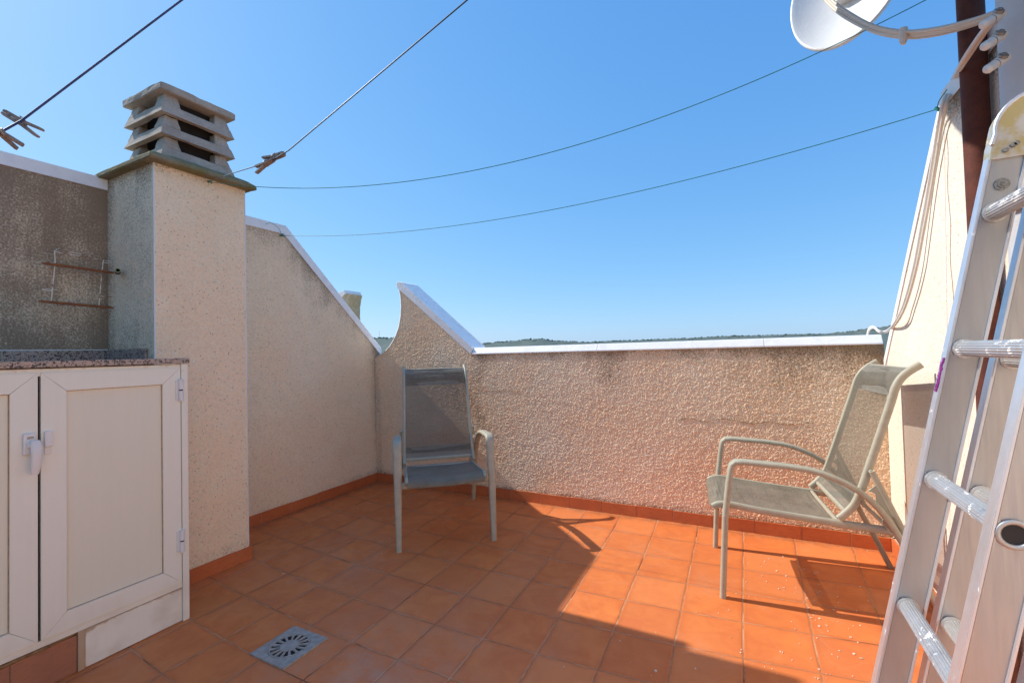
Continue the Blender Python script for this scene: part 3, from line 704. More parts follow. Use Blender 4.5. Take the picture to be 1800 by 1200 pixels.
def door(y0, y1, hinge_side):
    d = MB(); zlo, zhi = 0.186, 1.213; fw = 0.076; x0, x1 = XC - 0.030, XC + 0.002
    fy = lambda a, b, c: (c, a, b)
    for poly in ([(y0, zlo), (y1, zlo), (y1 - fw, zlo + fw), (y0 + fw, zlo + fw)], [(y1, zlo), (y1, zhi), (y1 - fw, zhi - fw), (y1 - fw, zlo + fw)],
                 [(y1, zhi), (y0, zhi), (y0 + fw, zhi - fw), (y1 - fw, zhi - fw)], [(y0, zhi), (y0, zlo), (y0 + fw, zlo + fw), (y0 + fw, zhi - fw)]):
        cxy = (sum(p[0] for p in poly) / 4, sum(p[1] for p in poly) / 4)
        d.prism([(p[0] + (0.0004 if p[0] < cxy[0] else -0.0004), p[1] + (0.0004 if p[1] < cxy[1] else -0.0004)) for p in poly], x0, x1, fy, 0, 0.0012)
    dr = d.build("door", M['cab'], cb)
    p = MB(); p.box((x0 + 0.006, y0 + fw - 0.004, zlo + fw - 0.004), (x1 - 0.011, y1 - fw + 0.004, zhi - fw + 0.004))
    p.build("panel", M['cabpanel'], dr)
    g_ = MB(); s = 0.0022
    for a, b in (((x1 - 0.0111, y0 + fw, zlo + fw), (x1 - 0.0085, y0 + fw + s, zhi - fw)), ((x1 - 0.0111, y1 - fw - s, zlo + fw), (x1 - 0.0085, y1 - fw, zhi - fw)), ((x1 - 0.0111, y0 + fw + s, zlo + fw), (x1 - 0.0085, y1 - fw - s, zlo + fw + s)), ((x1 - 0.0111, y0 + fw + s, zhi - fw - s), (x1 - 0.0085, y1 - fw - s, zhi - fw))): g_.box(a, b)
    g_.build("seal", M['ochre'], dr)
    return dr
dr = door(yS + 0.004, yE - 0.031, 1); dl = door(yS - 0.50, yS - 0.004, 0)
mb = MB(); mb.box((XC - 0.028, yS - 0.0035, 0.19), (XC - 0.010, yS + 0.0035, 1.21)); mb.build("door_gap", M['gap'], cb)
for zc in (1.105, 0.385):                                                                            # hinges on the right door
    h = MB(); yh = yE - 0.0335
    h.tube([(XC + 0.010, yh, zc + 0.003), (XC + 0.010, yh, zc + 0.052)], 0.0105, 12); h.tube([(XC + 0.010, yh, zc - 0.052), (XC + 0.010, yh, zc - 0.003)], 0.0105, 12)
    h.tube([(XC + 0.010, yh, zc - 0.003), (XC + 0.010, yh, zc + 0.003)], 0.008, 10, 1); h.box((XC + 0.0005, yh - 0.020, zc - 0.048), (XC + 0.006, yh + 0.012, zc + 0.048), 0, 0.001)
    h.build("hinge", [M['pvc'], M['gap']], dr)
hd = MB()                                                                                            # lever handle on the left door
hy = yS - 0.028
hd.box((XC + 0.002, hy - 0.020, 0.905), (XC + 0.016, hy + 0.014, 0.985), 0, 0.004)
hd.box((XC + 0.0155, hy - 0.010, 0.964), (XC + 0.0170, hy + 0.008, 0.973), 1, 0.0)
hd.tube([(XC + 0.015, hy - 0.002, 0.940), (XC + 0.034, hy + 0.004, 0.941)], 0.012, 14)
hd.tube([(XC + 0.034, hy + 0.006, 0.956), (XC + 0.042, hy + 0.008, 0.935), (XC + 0.043, hy + 0.008, 0.90), (XC + 0.040, hy + 0.005, 0.85), (XC + 0.038, hy + 0.004, 0.832)], [(0.013, 0.008), (0.0165, 0.010), (0.0155, 0.009), (0.0135, 0.008), (0.0115, 0.006)], 14, 0, (0, 1, 0), power=3)
hd.build("handle", [M['pvc'], M['steelbolt']], dl)
ct = MB(); ct.box((XC + 0.002, yS + 0.012, 0.925), (XC + 0.014, yS + 0.036, 0.985), 0, 0.003); ct.box((XC + 0.002, yS + 0.014, 0.895), (XC + 0.006, yS + 0.034, 0.924), 0, 0.001); ct.build("catch", M['pvc'], dr)
mb = MB(); mb.box((XC - 0.028, -1.925, 0.003), (XC - 0.0045, yE - 0.029, 0.158), 0, 0.002); grid_face(mb, linsp(-1.924, yE - 0.030, 60), lambda u: (0.004, 0.157), 30, lambda u, z: (XC - 0.0040, u, z)); mb.box((XC - 0.03, -1.948, 0.0015), (XC - 0.001, -1.926, 0.161), 0, 0.002)
mb.build("plinth_panel", M['cab'], cb, dirt=lambda v: 0.75 * math.exp(-(0.158 - v.z) / (0.008 + 0.012 * abs(math.sin(v.y * 9)))) + 0.6 * math.exp(-v.z / 0.006) + 0.45 * math.exp(-(v.y + 1.925) / 0.012))
mb = MB(); y = -1.950
for k in range(6):
    mb.box((XC - 0.05, y - 0.19 + 0.002, 0.002), (XC - 0.006 - random.uniform(0, 0.002), y, 0.150 + random.uniform(-0.003, 0.003)), 0, 0.002); y -= 0.19
mb.box((XC - 0.05, -3.2, 0.0), (XC - 0.011, -1.951, 0.146), 1)
mb.build("base_tiles", [M['brick'], M['grout']], cb)
mb = MB(); bm = bmesh.new()
pts = []
for k in range(22):
    y = -3.0 + k * 0.05; pts.append((y, 0.149 + random.uniform(-0.006, 0.007)))
for k in range(21): mb.tube([(XC - 0.010, pts[k][0], pts[k][1] + 0.004), (XC - 0.010, pts[k + 1][0], pts[k + 1][1] + 0.004)], (0.007, 0.009), 6, 0, (1, 0, 0))
mb.build("foam_bead", M['stain'], cb)
mb = MB(); mb.box((XL + 0.003, -3.6, 1.233), (XC + 0.012, yE + 0.006, 1.259), 0, 0.003); ctop = mb.build("countertop", M['granite'], cb)
up = MB(); up.box((XL + 0.003, -3.6, 1.260), (XL + 0.019, CY0 - 0.016, 1.318), 0, 0.002); up.box((XL + 0.020, CY0 - 0.0155, 1.260), (-2.555, CY0 - 0.001, 1.318), 0, 0.002)
up.box((XL + 0.003, -3.6, 1.3185), (XL + 0.009, CY0 - 0.004, 1.324), 1); up.build("upstand", [M['granite'], M['pvc']], ctop)

# ------------------------------------------------------------------ rusty wire rack on the left wall
rk = thing("wire_rack", (-2.95, -1.64, 1.57), 'rusty two-shelf wire rack hanging on the dark weathered wall', 'rack')
def RX(px, py, x=-2.925): return on_x(px, py, x)
for (a, b) in (((74, 462), (203, 480)), ((67, 529), (200, 541))):
    mb = MB(); A, B = RX(*a), RX(*b); mb.tube([A, lerp(A, B, 0.06), lerp(A, B, 0.94), B], [(0.002, 0.003), (0.005, 0.0075), (0.005, 0.0075), (0.002, 0.003)], 8, 0, (1, 0, 0)); mb.build("shelf_rail", M['rack_rust'], rk)
for pts in ([(96, 440), (97, 462), (93, 500), (90, 529)], [(182, 455), (181, 462), (177, 500), (174, 538)]):
    mb = MB(); mb.tube([RX(*p, -2.934) for p in pts], 0.0022, 6); mb.build("upright_wire", M['rack_wire'], rk)
mb = MB()
for pts in ([(89, 441), (100, 443), (140, 450), (181, 457), (214, 464)], [(77, 445), (97, 448)], [(181, 461), (214, 466)], [(70, 509), (93, 512)], [(172, 520), (204, 523)], [(70, 508), (100, 509)]):
    mb = MB(); mb.tube([RX(*p, -2.955) for p in pts], 0.0018, 6); mb.build("shelf_wire", M['rack_wire'], rk)
mb = MB(); mb.tube(spline([RX(97, 444, -2.94), RX(100, 438, -2.96), RX(108, 437, -2.99), RX(112, 441, -2.96), RX(160, 449, -2.955)], 4), 0.0018, 6); mb.build("shelf_wire", M['rack_wire'], rk)
for a, b in (((97, 448), (97, 462)), ((181, 460), (178, 479)), ((93, 512), (91, 530)), ((176, 520), (174, 539))):       # wires running back to the wall
    q = RX(*b); mb = MB(); mb.tube([q, Vector((XL + 0.002, q.y, q.z + 0.012))], 0.0018, 6); mb.build("wall_strut", M['rack_wire'], rk)
mb = MB(); mb.tube(spline([RX(99, 533), RX(103, 537), RX(110, 536), RX(118, 533)], 4), 0.002, 6); mb.tube([RX(127, 539), RX(135, 536)], 0.002, 6); mb.build("hook", M['rack_rust'], rk)
mb = MB(); P = on_x(207, 475, -2.77); ax = (CAM - P).normalized(); ax.z = 0.02; ax.normalize(); s = ax.orthogonal().normalized(); u = ax.cross(s)
ro, ri = 0.0135, 0.009
for k in range(20):
    pass
ring = lambda r, d: [P + ax * d + s * (r * math.cos(2 * PI * k / 20)) + u * (r * math.sin(2 * PI * k / 20)) for k in range(20)]
vs = ring(ro, -0.07) + ring(ro, 0.0) + ring(ri, 0.0) + ring(ri, -0.06)
fs = [(o * 20 + k, o * 20 + (k + 1) % 20, (o + 1) * 20 + (k + 1) % 20, (o + 1) * 20 + k) for o in range(3) for k in range(20)]
mb.add(vs, fs[:20], 1, True); mb.v = []; mb.f = []; mb.mi = []; mb.sm = []
mb.add(vs, fs[:20], 1, True); mb.add(vs, fs[20:40], 0); mb.add(vs, fs[40:], 1, True); mb.add(ring(ri, -0.059), [list(range(20))], 1)
tag(mb.build("pipe_stub", [M['pipe'], M['black']]), 'short dark pipe end with a yellow-green rim at the right end of the wire rack', 'pipe')

# ------------------------------------------------------------------ floor drain
dc = Vector((-1.488, -1.476, 0)); dr_ang = math.atan2(0.0, 1.0)
drn = thing("floor_drain", dc, 'square grey floor drain with a ring of radial slots set in the tiles', 'drain')
mb = MB(); hs = 0.108; ro, zt = 0.083, 0.006
N = 64; sq = []; ci_ = []
for k in range(N):
    a = 2 * PI * k / N + PI / 4; c, s_ = math.cos(a), math.sin(a); m = max(abs(c), abs(s_)); sq.append((dc.x + hs * c / m, dc.y + hs * s_ / m, zt)); ci_.append((dc.x + ro * c, dc.y + ro * s_, zt))
low = [(x, y, 0.0) for x, y, z in sq]; cil = [(x, y, 0.002) for x, y, z in ci_]
mb.add(sq + ci_ + low + cil, [(k, (k + 1) % N, N + (k + 1) % N, N + k) for k in range(N)] + [(k, 2 * N + k, 2 * N + (k + 1) % N, (k + 1) % N) for k in range(N)] + [(N + k, N + (k + 1) % N, 3 * N + (k + 1) % N, 3 * N + k) for k in range(N)])
mb.build("drain_frame", M['drain'], drn)
mb = MB(); r_in, r_out, r_edge = 0.038, 0.0755, 0.0815; NS = 15; zt = 0.0075; den = 8; tot = NS * den
def pt(r, k, z): a = 2 * PI * k / tot + 0.1; return (dc.x + r * math.cos(a), dc.y + r * math.sin(a), z)
for k in range(tot):
    mb.add([pt(r_out, k, zt), pt(r_out, k + 1, zt), pt(r_edge, k + 1, zt), pt(r_edge, k, zt)], [(0, 1, 2, 3)])
    mb.add([pt(r_edge, k, zt), pt(r_edge, k + 1, zt), pt(r_edge, k + 1, 0.003), pt(r_edge, k, 0.003)], [(0, 1, 2, 3)])
    mb.add([(dc.x, dc.y, zt + 0.001), pt(r_in, k, zt), pt(r_in, k + 1, zt)], [(0, 1, 2)])
    if k % den < 3:
        mb.add([pt(r_in, k, zt), pt(r_in, k + 1, zt), pt(r_out, k + 1, zt), pt(r_out, k, zt)], [(0, 1, 2, 3)])
    else:
        mb.add([pt(r_out, k, zt), pt(r_out, k + 1, zt), pt(r_out, k + 1, 0.002), pt(r_out, k, 0.002)], [(0, 1, 2, 3)]); mb.add([pt(r_in, k, zt), pt(r_in, k + 1, zt), pt(r_in, k + 1, 0.002), pt(r_in, k, 0.002)], [(0, 1, 2, 3)])
    if k % den in (0, 3): mb.add([pt(r_in, k, zt), pt(r_out, k, zt), pt(r_out, k, 0.002), pt(r_in, k, 0.002)], [(0, 1, 2, 3)])
mb.build("grate", M['drain'], drn, fix=False)
mb = MB(); mb.add([pt(0.078, k * 4, 0.0018) for k in range(tot // 4)], [list(range(tot // 4))]); mb.build("sump", M['gap'], drn, fix=False)

# ------------------------------------------------------------------ patio chairs
def chair(origin, ang, label, group):
    """local axes: x backwards, y sideways, z up; the origin lies midway between the front feet"""
    t = thing("patio_chair", origin, label, 'chair', group, ang); t['_local'] = 1
    W = 0.307
    arm = [(0.0, 0.0), (0.012, 0.2), (0.024, 0.40), (0.045, 0.565), (0.055, 0.635), (0.062, 0.660), (0.078, 0.674), (0.11, 0.677), (0.20, 0.672), (0.30, 0.667), (0.385, 0.657), (0.44, 0.644), (0.49, 0.624), (0.54, 0.600), (0.58, 0.574), (0.62, 0.540), (0.655, 0.500), (0.685, 0.455), (0.71, 0.410), (0.737, 0.352), (0.765, 0.285), (0.81, 0.185), (0.85, 0.09), (0.888, 0.0)]
    for s in (-1, 1):
        mb = MB(); rr = []
        for i, (x, z) in enumerate(arm):
            wv = lerp(0.017, 0.0285, clamp01(z / 0.6)) if x < 0.3 else lerp(0.0265, 0.017, clamp01((x - 0.45) / 0.3))
            rr.append((wv, 0.0135 if x > 0.05 else 0.0145))
        mb.tube([(x, s * W, z) for x, z in arm], rr, 16, 0, (0, 1, 0), power=3.0)
        mb.build("armrest_frame", M['frame'], t)
    mb = MB(); mb.tube([(0.03, -W + 0.008, 0.402), (0.03, W - 0.008, 0.402)], (0.011, 0.020), 12, 0, (1, 0, 0), power=3.5); mb.build("front_crossbar", M['frame'], t)
    rail = [(-0.028, 0.428), (-0.005, 0.441), (0.03, 0.446), (0.08, 0.443), (0.16, 0.432), (0.31, 0.417), (0.50, 0.402)]
    for s in (-1, 1):
        mb = MB(); mb.tube(spline([(x, s * 0.253, z) for x, z in rail], 3), (0.012, 0.0165), 12, 0, (0, 1, 0), power=3.0)
        mb.tube([(0.49, s * 0.253, 0.402), (0.70, s * 0.262, 0.391), (0.745, s * 0.285, 0.389)], (0.011, 0.018), 12, 0, (0, 1, 0), power=3.0)
        mb.tube([(0.02, s * 0.253, 0.425), (0.03, s * (W - 0.012), 0.408)], 0.010, 10)
        mb.build("seat_rail", M['frame'], t)
    mb = MB(); mb.tube([(0.515, -0.25, 0.398), (0.515, 0.25, 0.398)], (0.010, 0.014), 10, 0, (1, 0, 0), power=3); mb.build("seat_crossbar", M['frame'], t)
    def sheet(path, half, sag, n=14, thick=0.0016, sagdir=(0, 0, -1), mi=0, mb=None, wrinkle=0.0012):
        mb = mb or MB(); P = spline([(x, 0, z) for x, z in path], 6); sd = Vector(sagdir); L = len(P); rows = []
        for off in (0.0, -thick):
            vs = []
            for i, p in enumerate(P):
                for k in range(n + 1):
                    y = lerp(-half, half, k / n); e = 1 - (y / half) ** 2; tt = math.sin(PI * i / (L - 1)) ** 0.5 if sag > 0 else 1
                    tq = i / (L - 1); wr = 0.0016 * math.sin(i * 1.7 + y * 9) * e + wrinkle * e * (math.sin(2 * PI * 2.3 * tq + 6 * y) + 0.5 * math.sin(2 * PI * 5.1 * tq - 9 * y)) + 0.0012 * math.sin(i * 0.9 - y * 23) * e
                    vs.append(Vector((p.x, y, p.z)) + sd * (abs(sag) * e * (0.35 + 0.65 * tt) + wr - off))
            rows.append(vs)
        mb.add(rows[0], [(i * (n + 1) + k, i * (n + 1) + k + 1, (i + 1) * (n + 1) + k + 1, (i + 1) * (n + 1) + k) for i in range(L - 1) for k in range(n)], mi, True)
        return mb
    seat = [(-0.040, 0.405), (-0.041, 0.425), (-0.028, 0.443), (0.0, 0.456), (0.03, 0.461), (0.08, 0.458), (0.16, 0.447), (0.31, 0.432), (0.44, 0.421), (0.495, 0.416)]
    sheet(seat, 0.252, 0.022).build("seat_fabric", M['mesh_fabric'], t)
    stile = [(0.512, 0.425), (0.535, 0.447), (0.572, 0.490), (0.594, 0.535), (0.615, 0.595), (0.676, 0.785), (0.737, 0.979), (0.755, 1.04), (0.780, 1.085), (0.812, 1.115), (0.852, 1.142)]
    for s in (-1, 1):
        mb = MB(); mb.tube(spline([(x, s * lerp(0.268, 0.25, z / 1.1), z) for x, z in stile], 3), (0.012, 0.0165), 12, 0, (0, 1, 0), power=3.0)
        mb.tube([(0.642, s * 0.262, 0.655), (0.642, s * 0.282, 0.655)], 0.009, 10)
        mb.build("back_stile", M['frame'], t)
    for x, z in ((0.548, 0.452), (0.822, 1.117)):
        mb = MB(); mb.tube([(x, -0.255, z), (x, 0.255, z)], (0.009, 0.0125), 10, 0, (1, 0, 0), power=3); mb.build("back_crossbar", M['frame'], t)
    bk = [(x - 0.010, z + 0.008) for x, z in stile[2:10]]
    bf = sheet(bk, 0.256, 0.016, sagdir=(0.95, 0, -0.3), wrinkle=0.0042).build("back_fabric", M['mesh_back'], t)
    top = [(0.736, 1.000), (0.752, 1.055), (0.776, 1.098), (0.806, 1.128)]; bot = [(0.545, 0.466), (0.566, 0.497), (0.585, 0.543)]
    for q in (top, bot):
        h = sheet(q, 0.254, 0.013, sagdir=(0.95, 0, -0.3)); h.build("hem", M['mesh_double'], bf)
    # rear recline struts with notched plates
    for s in (-1, 1):
        y = s * 0.283
        mb = MB(); mb.tube([(0.642, y, 0.660), (0.775, y, 0.335)], (0.008, 0.013), 10, 0, (0, 1, 0), power=3)
        mb.tube([(0.602, s * 0.262, 0.512), (0.705, s * 0.272, 0.398)], (0.007, 0.008), 10, 0, (0, 1, 0))
        mb.build("recline_strut", M['frame'], t)
        mb = MB(); A = Vector((0.655, 0.600)); B = Vector((0.752, 0.365)); d = (B - A).normalized(); nrm = Vector((d.y, -d.x)); L = (B - A).length
        out = [A]
        K = 3
        for k in range(K):                                                 # scalloped edge
            c = A + d * (L * (k + 0.5) / K)
            for a in range(9):
                an = PI * a / 8; r = 0.024
                base = c + nrm * 0.044; out.append(base - d * (r * math.cos(an)) - nrm * (r * math.sin(an)))
            if k < K - 1: out.append(A + d * (L * (k + 1) / K) + nrm * 0.052)
        out.append(B)
        mb.prism([(p.x, p.y) for p in out], y - 0.003, y + 0.003, lambda a, b, c: (a, c, b)); mb.build("notched_plate", M['frame'], t)
    mb = MB(); mb.tube([(0.760, -0.283, 0.350), (0.760, 0.283, 0.350)], 0.010, 10); mb.build("rear_crossbar", M['frame'], t)
    return t
a6 = math.radians(6)
c1 = Vector((0.172, -0.314, 0)) + Vector((-math.sin(a6), math.cos(a6), 0)) * 0.322
chair(c1, a6, 'reclining mesh patio chair in full sun beside the ladder, facing left', 'mesh patio chairs on the terrace')
chair(Vector((-1.4515, -0.347, 0)), math.atan2(0.758, -0.652), 'mesh patio chair standing half in shade in the back corner under the curved fin', 'mesh patio chairs on the terrace')

# ------------------------------------------------------------------ ladder
Y1, Y3 = -1.5, -1.82
ld = thing("folding_ladder", (0.47, -1.66, 0), 'paint-splashed aluminium folding ladder leaning in the right foreground', 'ladder')
def LX(z, off=0.0): return 0.446 + 0.202 * z + off
SW = 0.060
def stile_mb(off, y, z0, z1, inward):
    """H-section rail: web plus two wide flanges"""
    m = MB(); e = MB(); sgn = inward
    def pt3(a, b, c): return (LX(c, off) + a, y + b, c)
    def bar(mb, a0, a1, b0, b1, bev):
        bm = bmesh.new(); lo = [bm.verts.new(pt3(a, b, z0)) for a, b in ((a0, b0), (a1, b0), (a1, b1), (a0, b1))]; hi = [bm.verts.new(pt3(a, b, z1)) for a, b in ((a0, b0), (a1, b0), (a1, b1), (a0, b1))]
        bm.faces.new(lo[::-1]); bm.faces.new(hi)
        for i in range(4): bm.faces.new((lo[i], lo[(i + 1) % 4], hi[(i + 1) % 4], hi[i]))
        if bev: bmesh.ops.bevel(bm, geom=bm.edges[:], offset=bev, segments=2, affect='EDGES')
        mb.frombm(bm)
    bar(m, 0.0045, SW - 0.0045, -0.010, 0.010, 0.0)
    bar(e, 0.0, 0.0052, -0.0145, 0.0145, 0.0015); bar(e, SW - 0.0052, SW, -0.0145, 0.0145, 0.0015)
    bar(m, 0.0050, 0.0095, -0.0125, 0.0125, 0.001)
    return m, e
def rung_mb(P, Q, r=0.0165, ribs=20):
    mb = MB(); P, Q = Vector(P), Vector(Q); ax = (Q - P).normalized(); s = ax.orthogonal().normalized(); u = ax.cross(s); N = ribs * 4; vs = []
    for E_ in (P, Q):
        for k in range(N):
            an = 2 * PI * k / N; rr = r if k % 4 in (0, 1) else r - 0.0013; vs.append(E_ + s * (rr * math.cos(an)) + u * (rr * math.sin(an)))
    mb.add(vs, [(k, (k + 1) % N, N + (k + 1) % N, N + k) for k in range(N)])
    for E_, sg in ((P, 1), (Q, -1)):                                       # flared collars at the rails
        a = E_ + ax * sg * 0.0105; b = E_ + ax * sg * 0.0145; mb.tube([a, b], 0.0205, 24); mb.tube([b, b + ax * sg * 0.002], 0.0185, 24)
    return mb
def ring_mb(P, ax):
    mb = MB(); ax = Vector(ax); s = ax.orthogonal().normalized(); u = ax.cross(s); prof = [(0.0235, 0.0), (0.0225, 0.004), (0.019, 0.005), (0.0155, 0.003), (0.0150, -0.012)]
    vs = [P + ax * h + s * (r * math.cos(2 * PI * k / 28)) + u * (r * math.sin(2 * PI * k / 28)) for r, h in prof for k in range(28)]
    mb.add(vs, [(o * 28 + k, o * 28 + (k + 1) % 28, (o + 1) * 28 + (k + 1) % 28, (o + 1) * 28 + k) for o in range(4) for k in range(28)], 0, True)
    mb.add([P + ax * 0.0008 + s * (0.0152 * math.cos(2 * PI * k / 28)) + u * (0.0152 * math.sin(2 * PI * k / 28)) for k in range(28)], [list(range(28))], 1)  # flat black disc paints the dark inside of the open rung tube
    return mb
rz = [0.095, 0.378, 0.661, 0.944, 1.227, 1.508]
for off, dz in ((0.0, 0.0), (0.078, -0.024)):
    for y, inw in ((Y1, -1), (Y3, 1)):
        m, e = stile_mb(off, y, 0.012, 1.655, inw); so_ = m.build("stile", M['alu'], ld); e.build("flange", M['alu_edge'], so_)
        f = MB(); f.prism([(-0.004, 0.0), (SW + 0.004, 0.0), (SW + 0.006, 0.05), (0.006, 0.05)], y - 0.017, y + 0.017, lambda a, b, c: (LX(0, off) + a, c, b + 0.0005), 0, 0.003); f.build("foot", M['black'], so_)
    for z in rz:
        zz = z + dz; x = LX(zz, off) + SW * 0.46
        rung_mb((x, Y1, zz), (x, Y3, zz)).build("rung", M['alu_rung'], ld)
        ring_mb(Vector((x, Y3 - 0.0105, zz)), (0, -1, 0)).build("rung_end", [M['alu'], M['black']], ld)
# hinge plates joining the two halves at the top
for y in (Y1, Y3):
    hc = Vector((LX(1.67) + 0.080, 1.672)); out = []
    for k in range(19):
        an = PI * 1.02 - PI * 1.04 * k / 18; out.append((hc.x + 0.080 * math.cos(an), hc.y + 0.076 * math.sin(an)))
    out = [(LX(1.62) + 0.0, 1.617), (LX(1.645) - 0.001, 1.648)] + out + [(LX(1.655) + 0.139, 1.66), (LX(1.62) + 0.138, 1.617)]
    mb = MB(); mb.prism(out, y - 0.0165, y + 0.0165, lambda a, b, c: (a, c, b), 0, 0.002)
    for px_, pz in ((0.022, 1.632), (0.032, 1.640), (0.036, 1.643)): mb.tube([(LX(pz) + px_, y - 0.0165, pz), (LX(pz) + px_, y - 0.021, pz)], 0.0045, 12, 1)
    hg = mb.build("hinge", [M['hinge'], M['steelbolt']], ld)
    rim = MB(); rim.tube([(p[0], y - 0.0172, p[1]) for p in out[1:-1]], 0.0042, 8); rim.build("rim", M['alu_edge'], hg)
    bolt = MB(); x = LX(1.565) + 0.030
    bolt.tube([(x, y - 0.010, 1.565), (x, y - 0.0125, 1.565)], 0.0125, 22); bolt.tube([(x, y - 0.0125, 1.565), (x, y - 0.0145, 1.565)], 0.0075, 18); bolt.tube([(x, y - 0.0145, 1.565), (x, y - 0.016, 1.565)], 0.004, 12); bolt.build("rivet", M['steelbolt'], ld)
mb = MB()
for k in range(14):
    z = 1.135 + k * 0.0052 + random.uniform(-0.002, 0.002); b0 = random.uniform(-0.012, -0.006); mb.box((LX(z) - 0.0012, Y1 + b0, z), (LX(z) + 0.003, Y1 + b0 + random.uniform(0.006, 0.015), z + 0.006))
mb.build("paint_smear", M['purple'], ld)

# ------------------------------------------------------------------ steel post, plus an unseen roof added to shade its top
pg = thing("steel_post", (1.02, -0.765, 0), 'rusty brown steel post, shaded at the top, between right wall and white mast', 'post')
mb = MB(); mb.tube([(1.020, -0.765, 0.0), (1.020, -0.765, 3.16)], 0.0345, 20); mb.tube([(1.020, -0.765, 0.0), (1.020, -0.765, 0.008)], 0.07, 20); mb.build("post", M['post'], pg)
mb = MB(); mb.prism([(0.05, -0.44), (-0.10, -0.58), (-0.32, -0.82), (-0.46, -1.2), (-0.50, -1.9), (1.32, -1.9), (1.32, -0.44)], 3.16, 3.22, lambda a, b, c: (a, b, c)); mb.build("added_shade_roof", M['post'], pg)  # invented roof out of view, outlined to shade post, mast and wall corner

# ------------------------------------------------------------------ white antenna mast with clamps
MX, MY, MR = 1.008, -1.085, 0.047
ms = thing("antenna_mast", (MX, MY, 0), 'thick white mast pipe with cable clamps at the right edge', 'mast')
mb = MB(); mb.tube([(MX, MY, 0), (MX, MY, 3.05)], MR, 28); mb.build("pipe", M['mast'], ms)
for px, py in ((1750, 30), (1752, 68), (1757, 108)):
    mb = MB(); base = at_d(px, py, 1.20); dirc = (at_d(px - 27, py + 18, 1.20) - base).normalized() * 0.95
    mb.tube([base + dirc * -0.02, base + dirc * 0.012], 0.0125, 16); mb.tube([base + dirc * 0.012, base + dirc * 0.015], 0.0110, 16, 1); mb.tube([base + dirc * 0.015, base + dirc * 0.040], 0.0115, 16); mb.tube([base + dirc * 0.040, base + dirc * 0.048], [(0.0115, 0.0115), (0.006, 0.006)], 16)
    up_ = (UP * 0.6 - FWD * 0.7 - RIGHT * 0.1).normalized(); bb = base + up_ * 0.010; mb.tube([bb, bb + up_ * 0.006], 0.0115, 14, 1); mb.tube([bb + up_ * 0.006, bb + up_ * 0.010], 0.006, 6, 1)
    mb.build("clamp", [M['pvc'], M['steelbolt']], ms)
for z in (1.62, 1.585):
    mb = MB(); mb.tube([(MX + (MR + .0015) * math.cos(a), MY + (MR + .0015) * math.sin(a), z + 0.006 * math.sin(a * 2)) for a in [2 * PI * k / 24 for k in range(25)]], (0.001, 0.008), 6); mb.build("strap", M['black'], ms)

# ------------------------------------------------------------------ satellite dish
dp = at_d(1486, -35, 2.25)
sd = thing("satellite_dish", dp, 'white satellite dish partly cut off by the top edge', 'satellite dish')
face = (RIGHT * -0.75 + UP * 0.25 - FWD * 0.60).normalized(); e1 = UP.cross(face).normalized(); e2 = face.cross(e1).normalized()
mb = MB(); A_, B_ = 0.235, 0.36; depth = 0.085; rings = 16; seg = 56; vs = []
for i in range(rings + 1):
    r = i / rings
    for k in range(seg):
        an = 2 * PI * k / seg; vs.append(dp + e1 * (A_ * r * math.cos(an)) + e2 * (B_ * r * math.sin(an)) + face * (depth * (r * r - 1)))
for rr, h in ((1.035, 0.004), (1.045, -0.010), (1.02, -0.016)):
    for k in range(seg):
        an = 2 * PI * k / seg; vs.append(dp + e1 * (A_ * rr * math.cos(an)) + e2 * (B_ * rr * math.sin(an)) + face * h)
mb.add(vs, [(i * seg + k, i * seg + (k + 1) % seg, (i + 1) * seg + (k + 1) % seg, (i + 1) * seg + k) for i in range(rings + 3) for k in range(seg)], 0, True)
mb.build("reflector", M['dish'], sd, fix=False)
mb = MB(); q = dp - face * 0.06; mb.box((-0.05, -0.06, -0.05), (0.05, 0.06, 0.02), 0, 0.004, Matrix.Translation(q) @ face.to_track_quat('Z', 'Y').to_matrix().to_4x4())
mb.tube([q, q - face * 0.10, Vector((MX - 0.25, MY + 0.1, 2.98)), Vector((MX, MY, 2.95))], 0.018, 12); mb.build("bracket", M['mast'], sd)
mb = MB(); bt = dp + e2 * B_ * 0.98; fc = dp + face * 0.36 + e2 * 0.30; mb.tube([bt, fc], 0.010, 10); mb.tube([fc, fc + (dp - fc).normalized() * 0.06], 0.025, 14); mb.build("feed_arm", M['mast'], sd)

# ------------------------------------------------------------------ cables
bun = thing("cable_bundle", at_d(1590, 62, 1.6), 'looped bundle of cream cables tied below the satellite dish', 'cable')
path = [(1840, -40, 1.28), (1790, 2, 1.33), (1745, 27, 1.38), (1700, 42, 1.45), (1645, 54, 1.55), (1592, 58, 1.66), (1540, 50, 1.78), (1500, 32, 1.90), (1465, 8, 2.02), (1430, -30, 2.12)]
for k, (ox, oy) in enumerate(((0, -4.5), (1, 1.5), (-1, 6.5), (2, 9.5))):
    mb = MB(); pts = [at_d(px + ox + 1.3 * math.sin(i * 1.1 + k), py + oy * (0.75 + 0.25 * math.sin(i * .9 + k)), d + 0.006 * k) for i, (px, py, d) in enumerate(path)]
    mb.tube(spline(pts, 8), 0.0062 if k < 3 else 0.0045, 10); mb.build("cable", M['cable'], bun)
mb = MB(); c = at_d(1588, 62, 1.665); mb.tube([c + UP * 0.024, c - UP * 0.020, c - UP * 0.034], [(0.014, 0.012), (0.013, 0.012), (0.007, 0.005)], 12, 0, tuple(RIGHT)); mb.build("tie", M['cable'], bun)
wc = thing("wall_cable", on_x(1580, 480, XR - .03), 'pair of cream cables running down the edge of the right wall onto the parapet', 'cable')
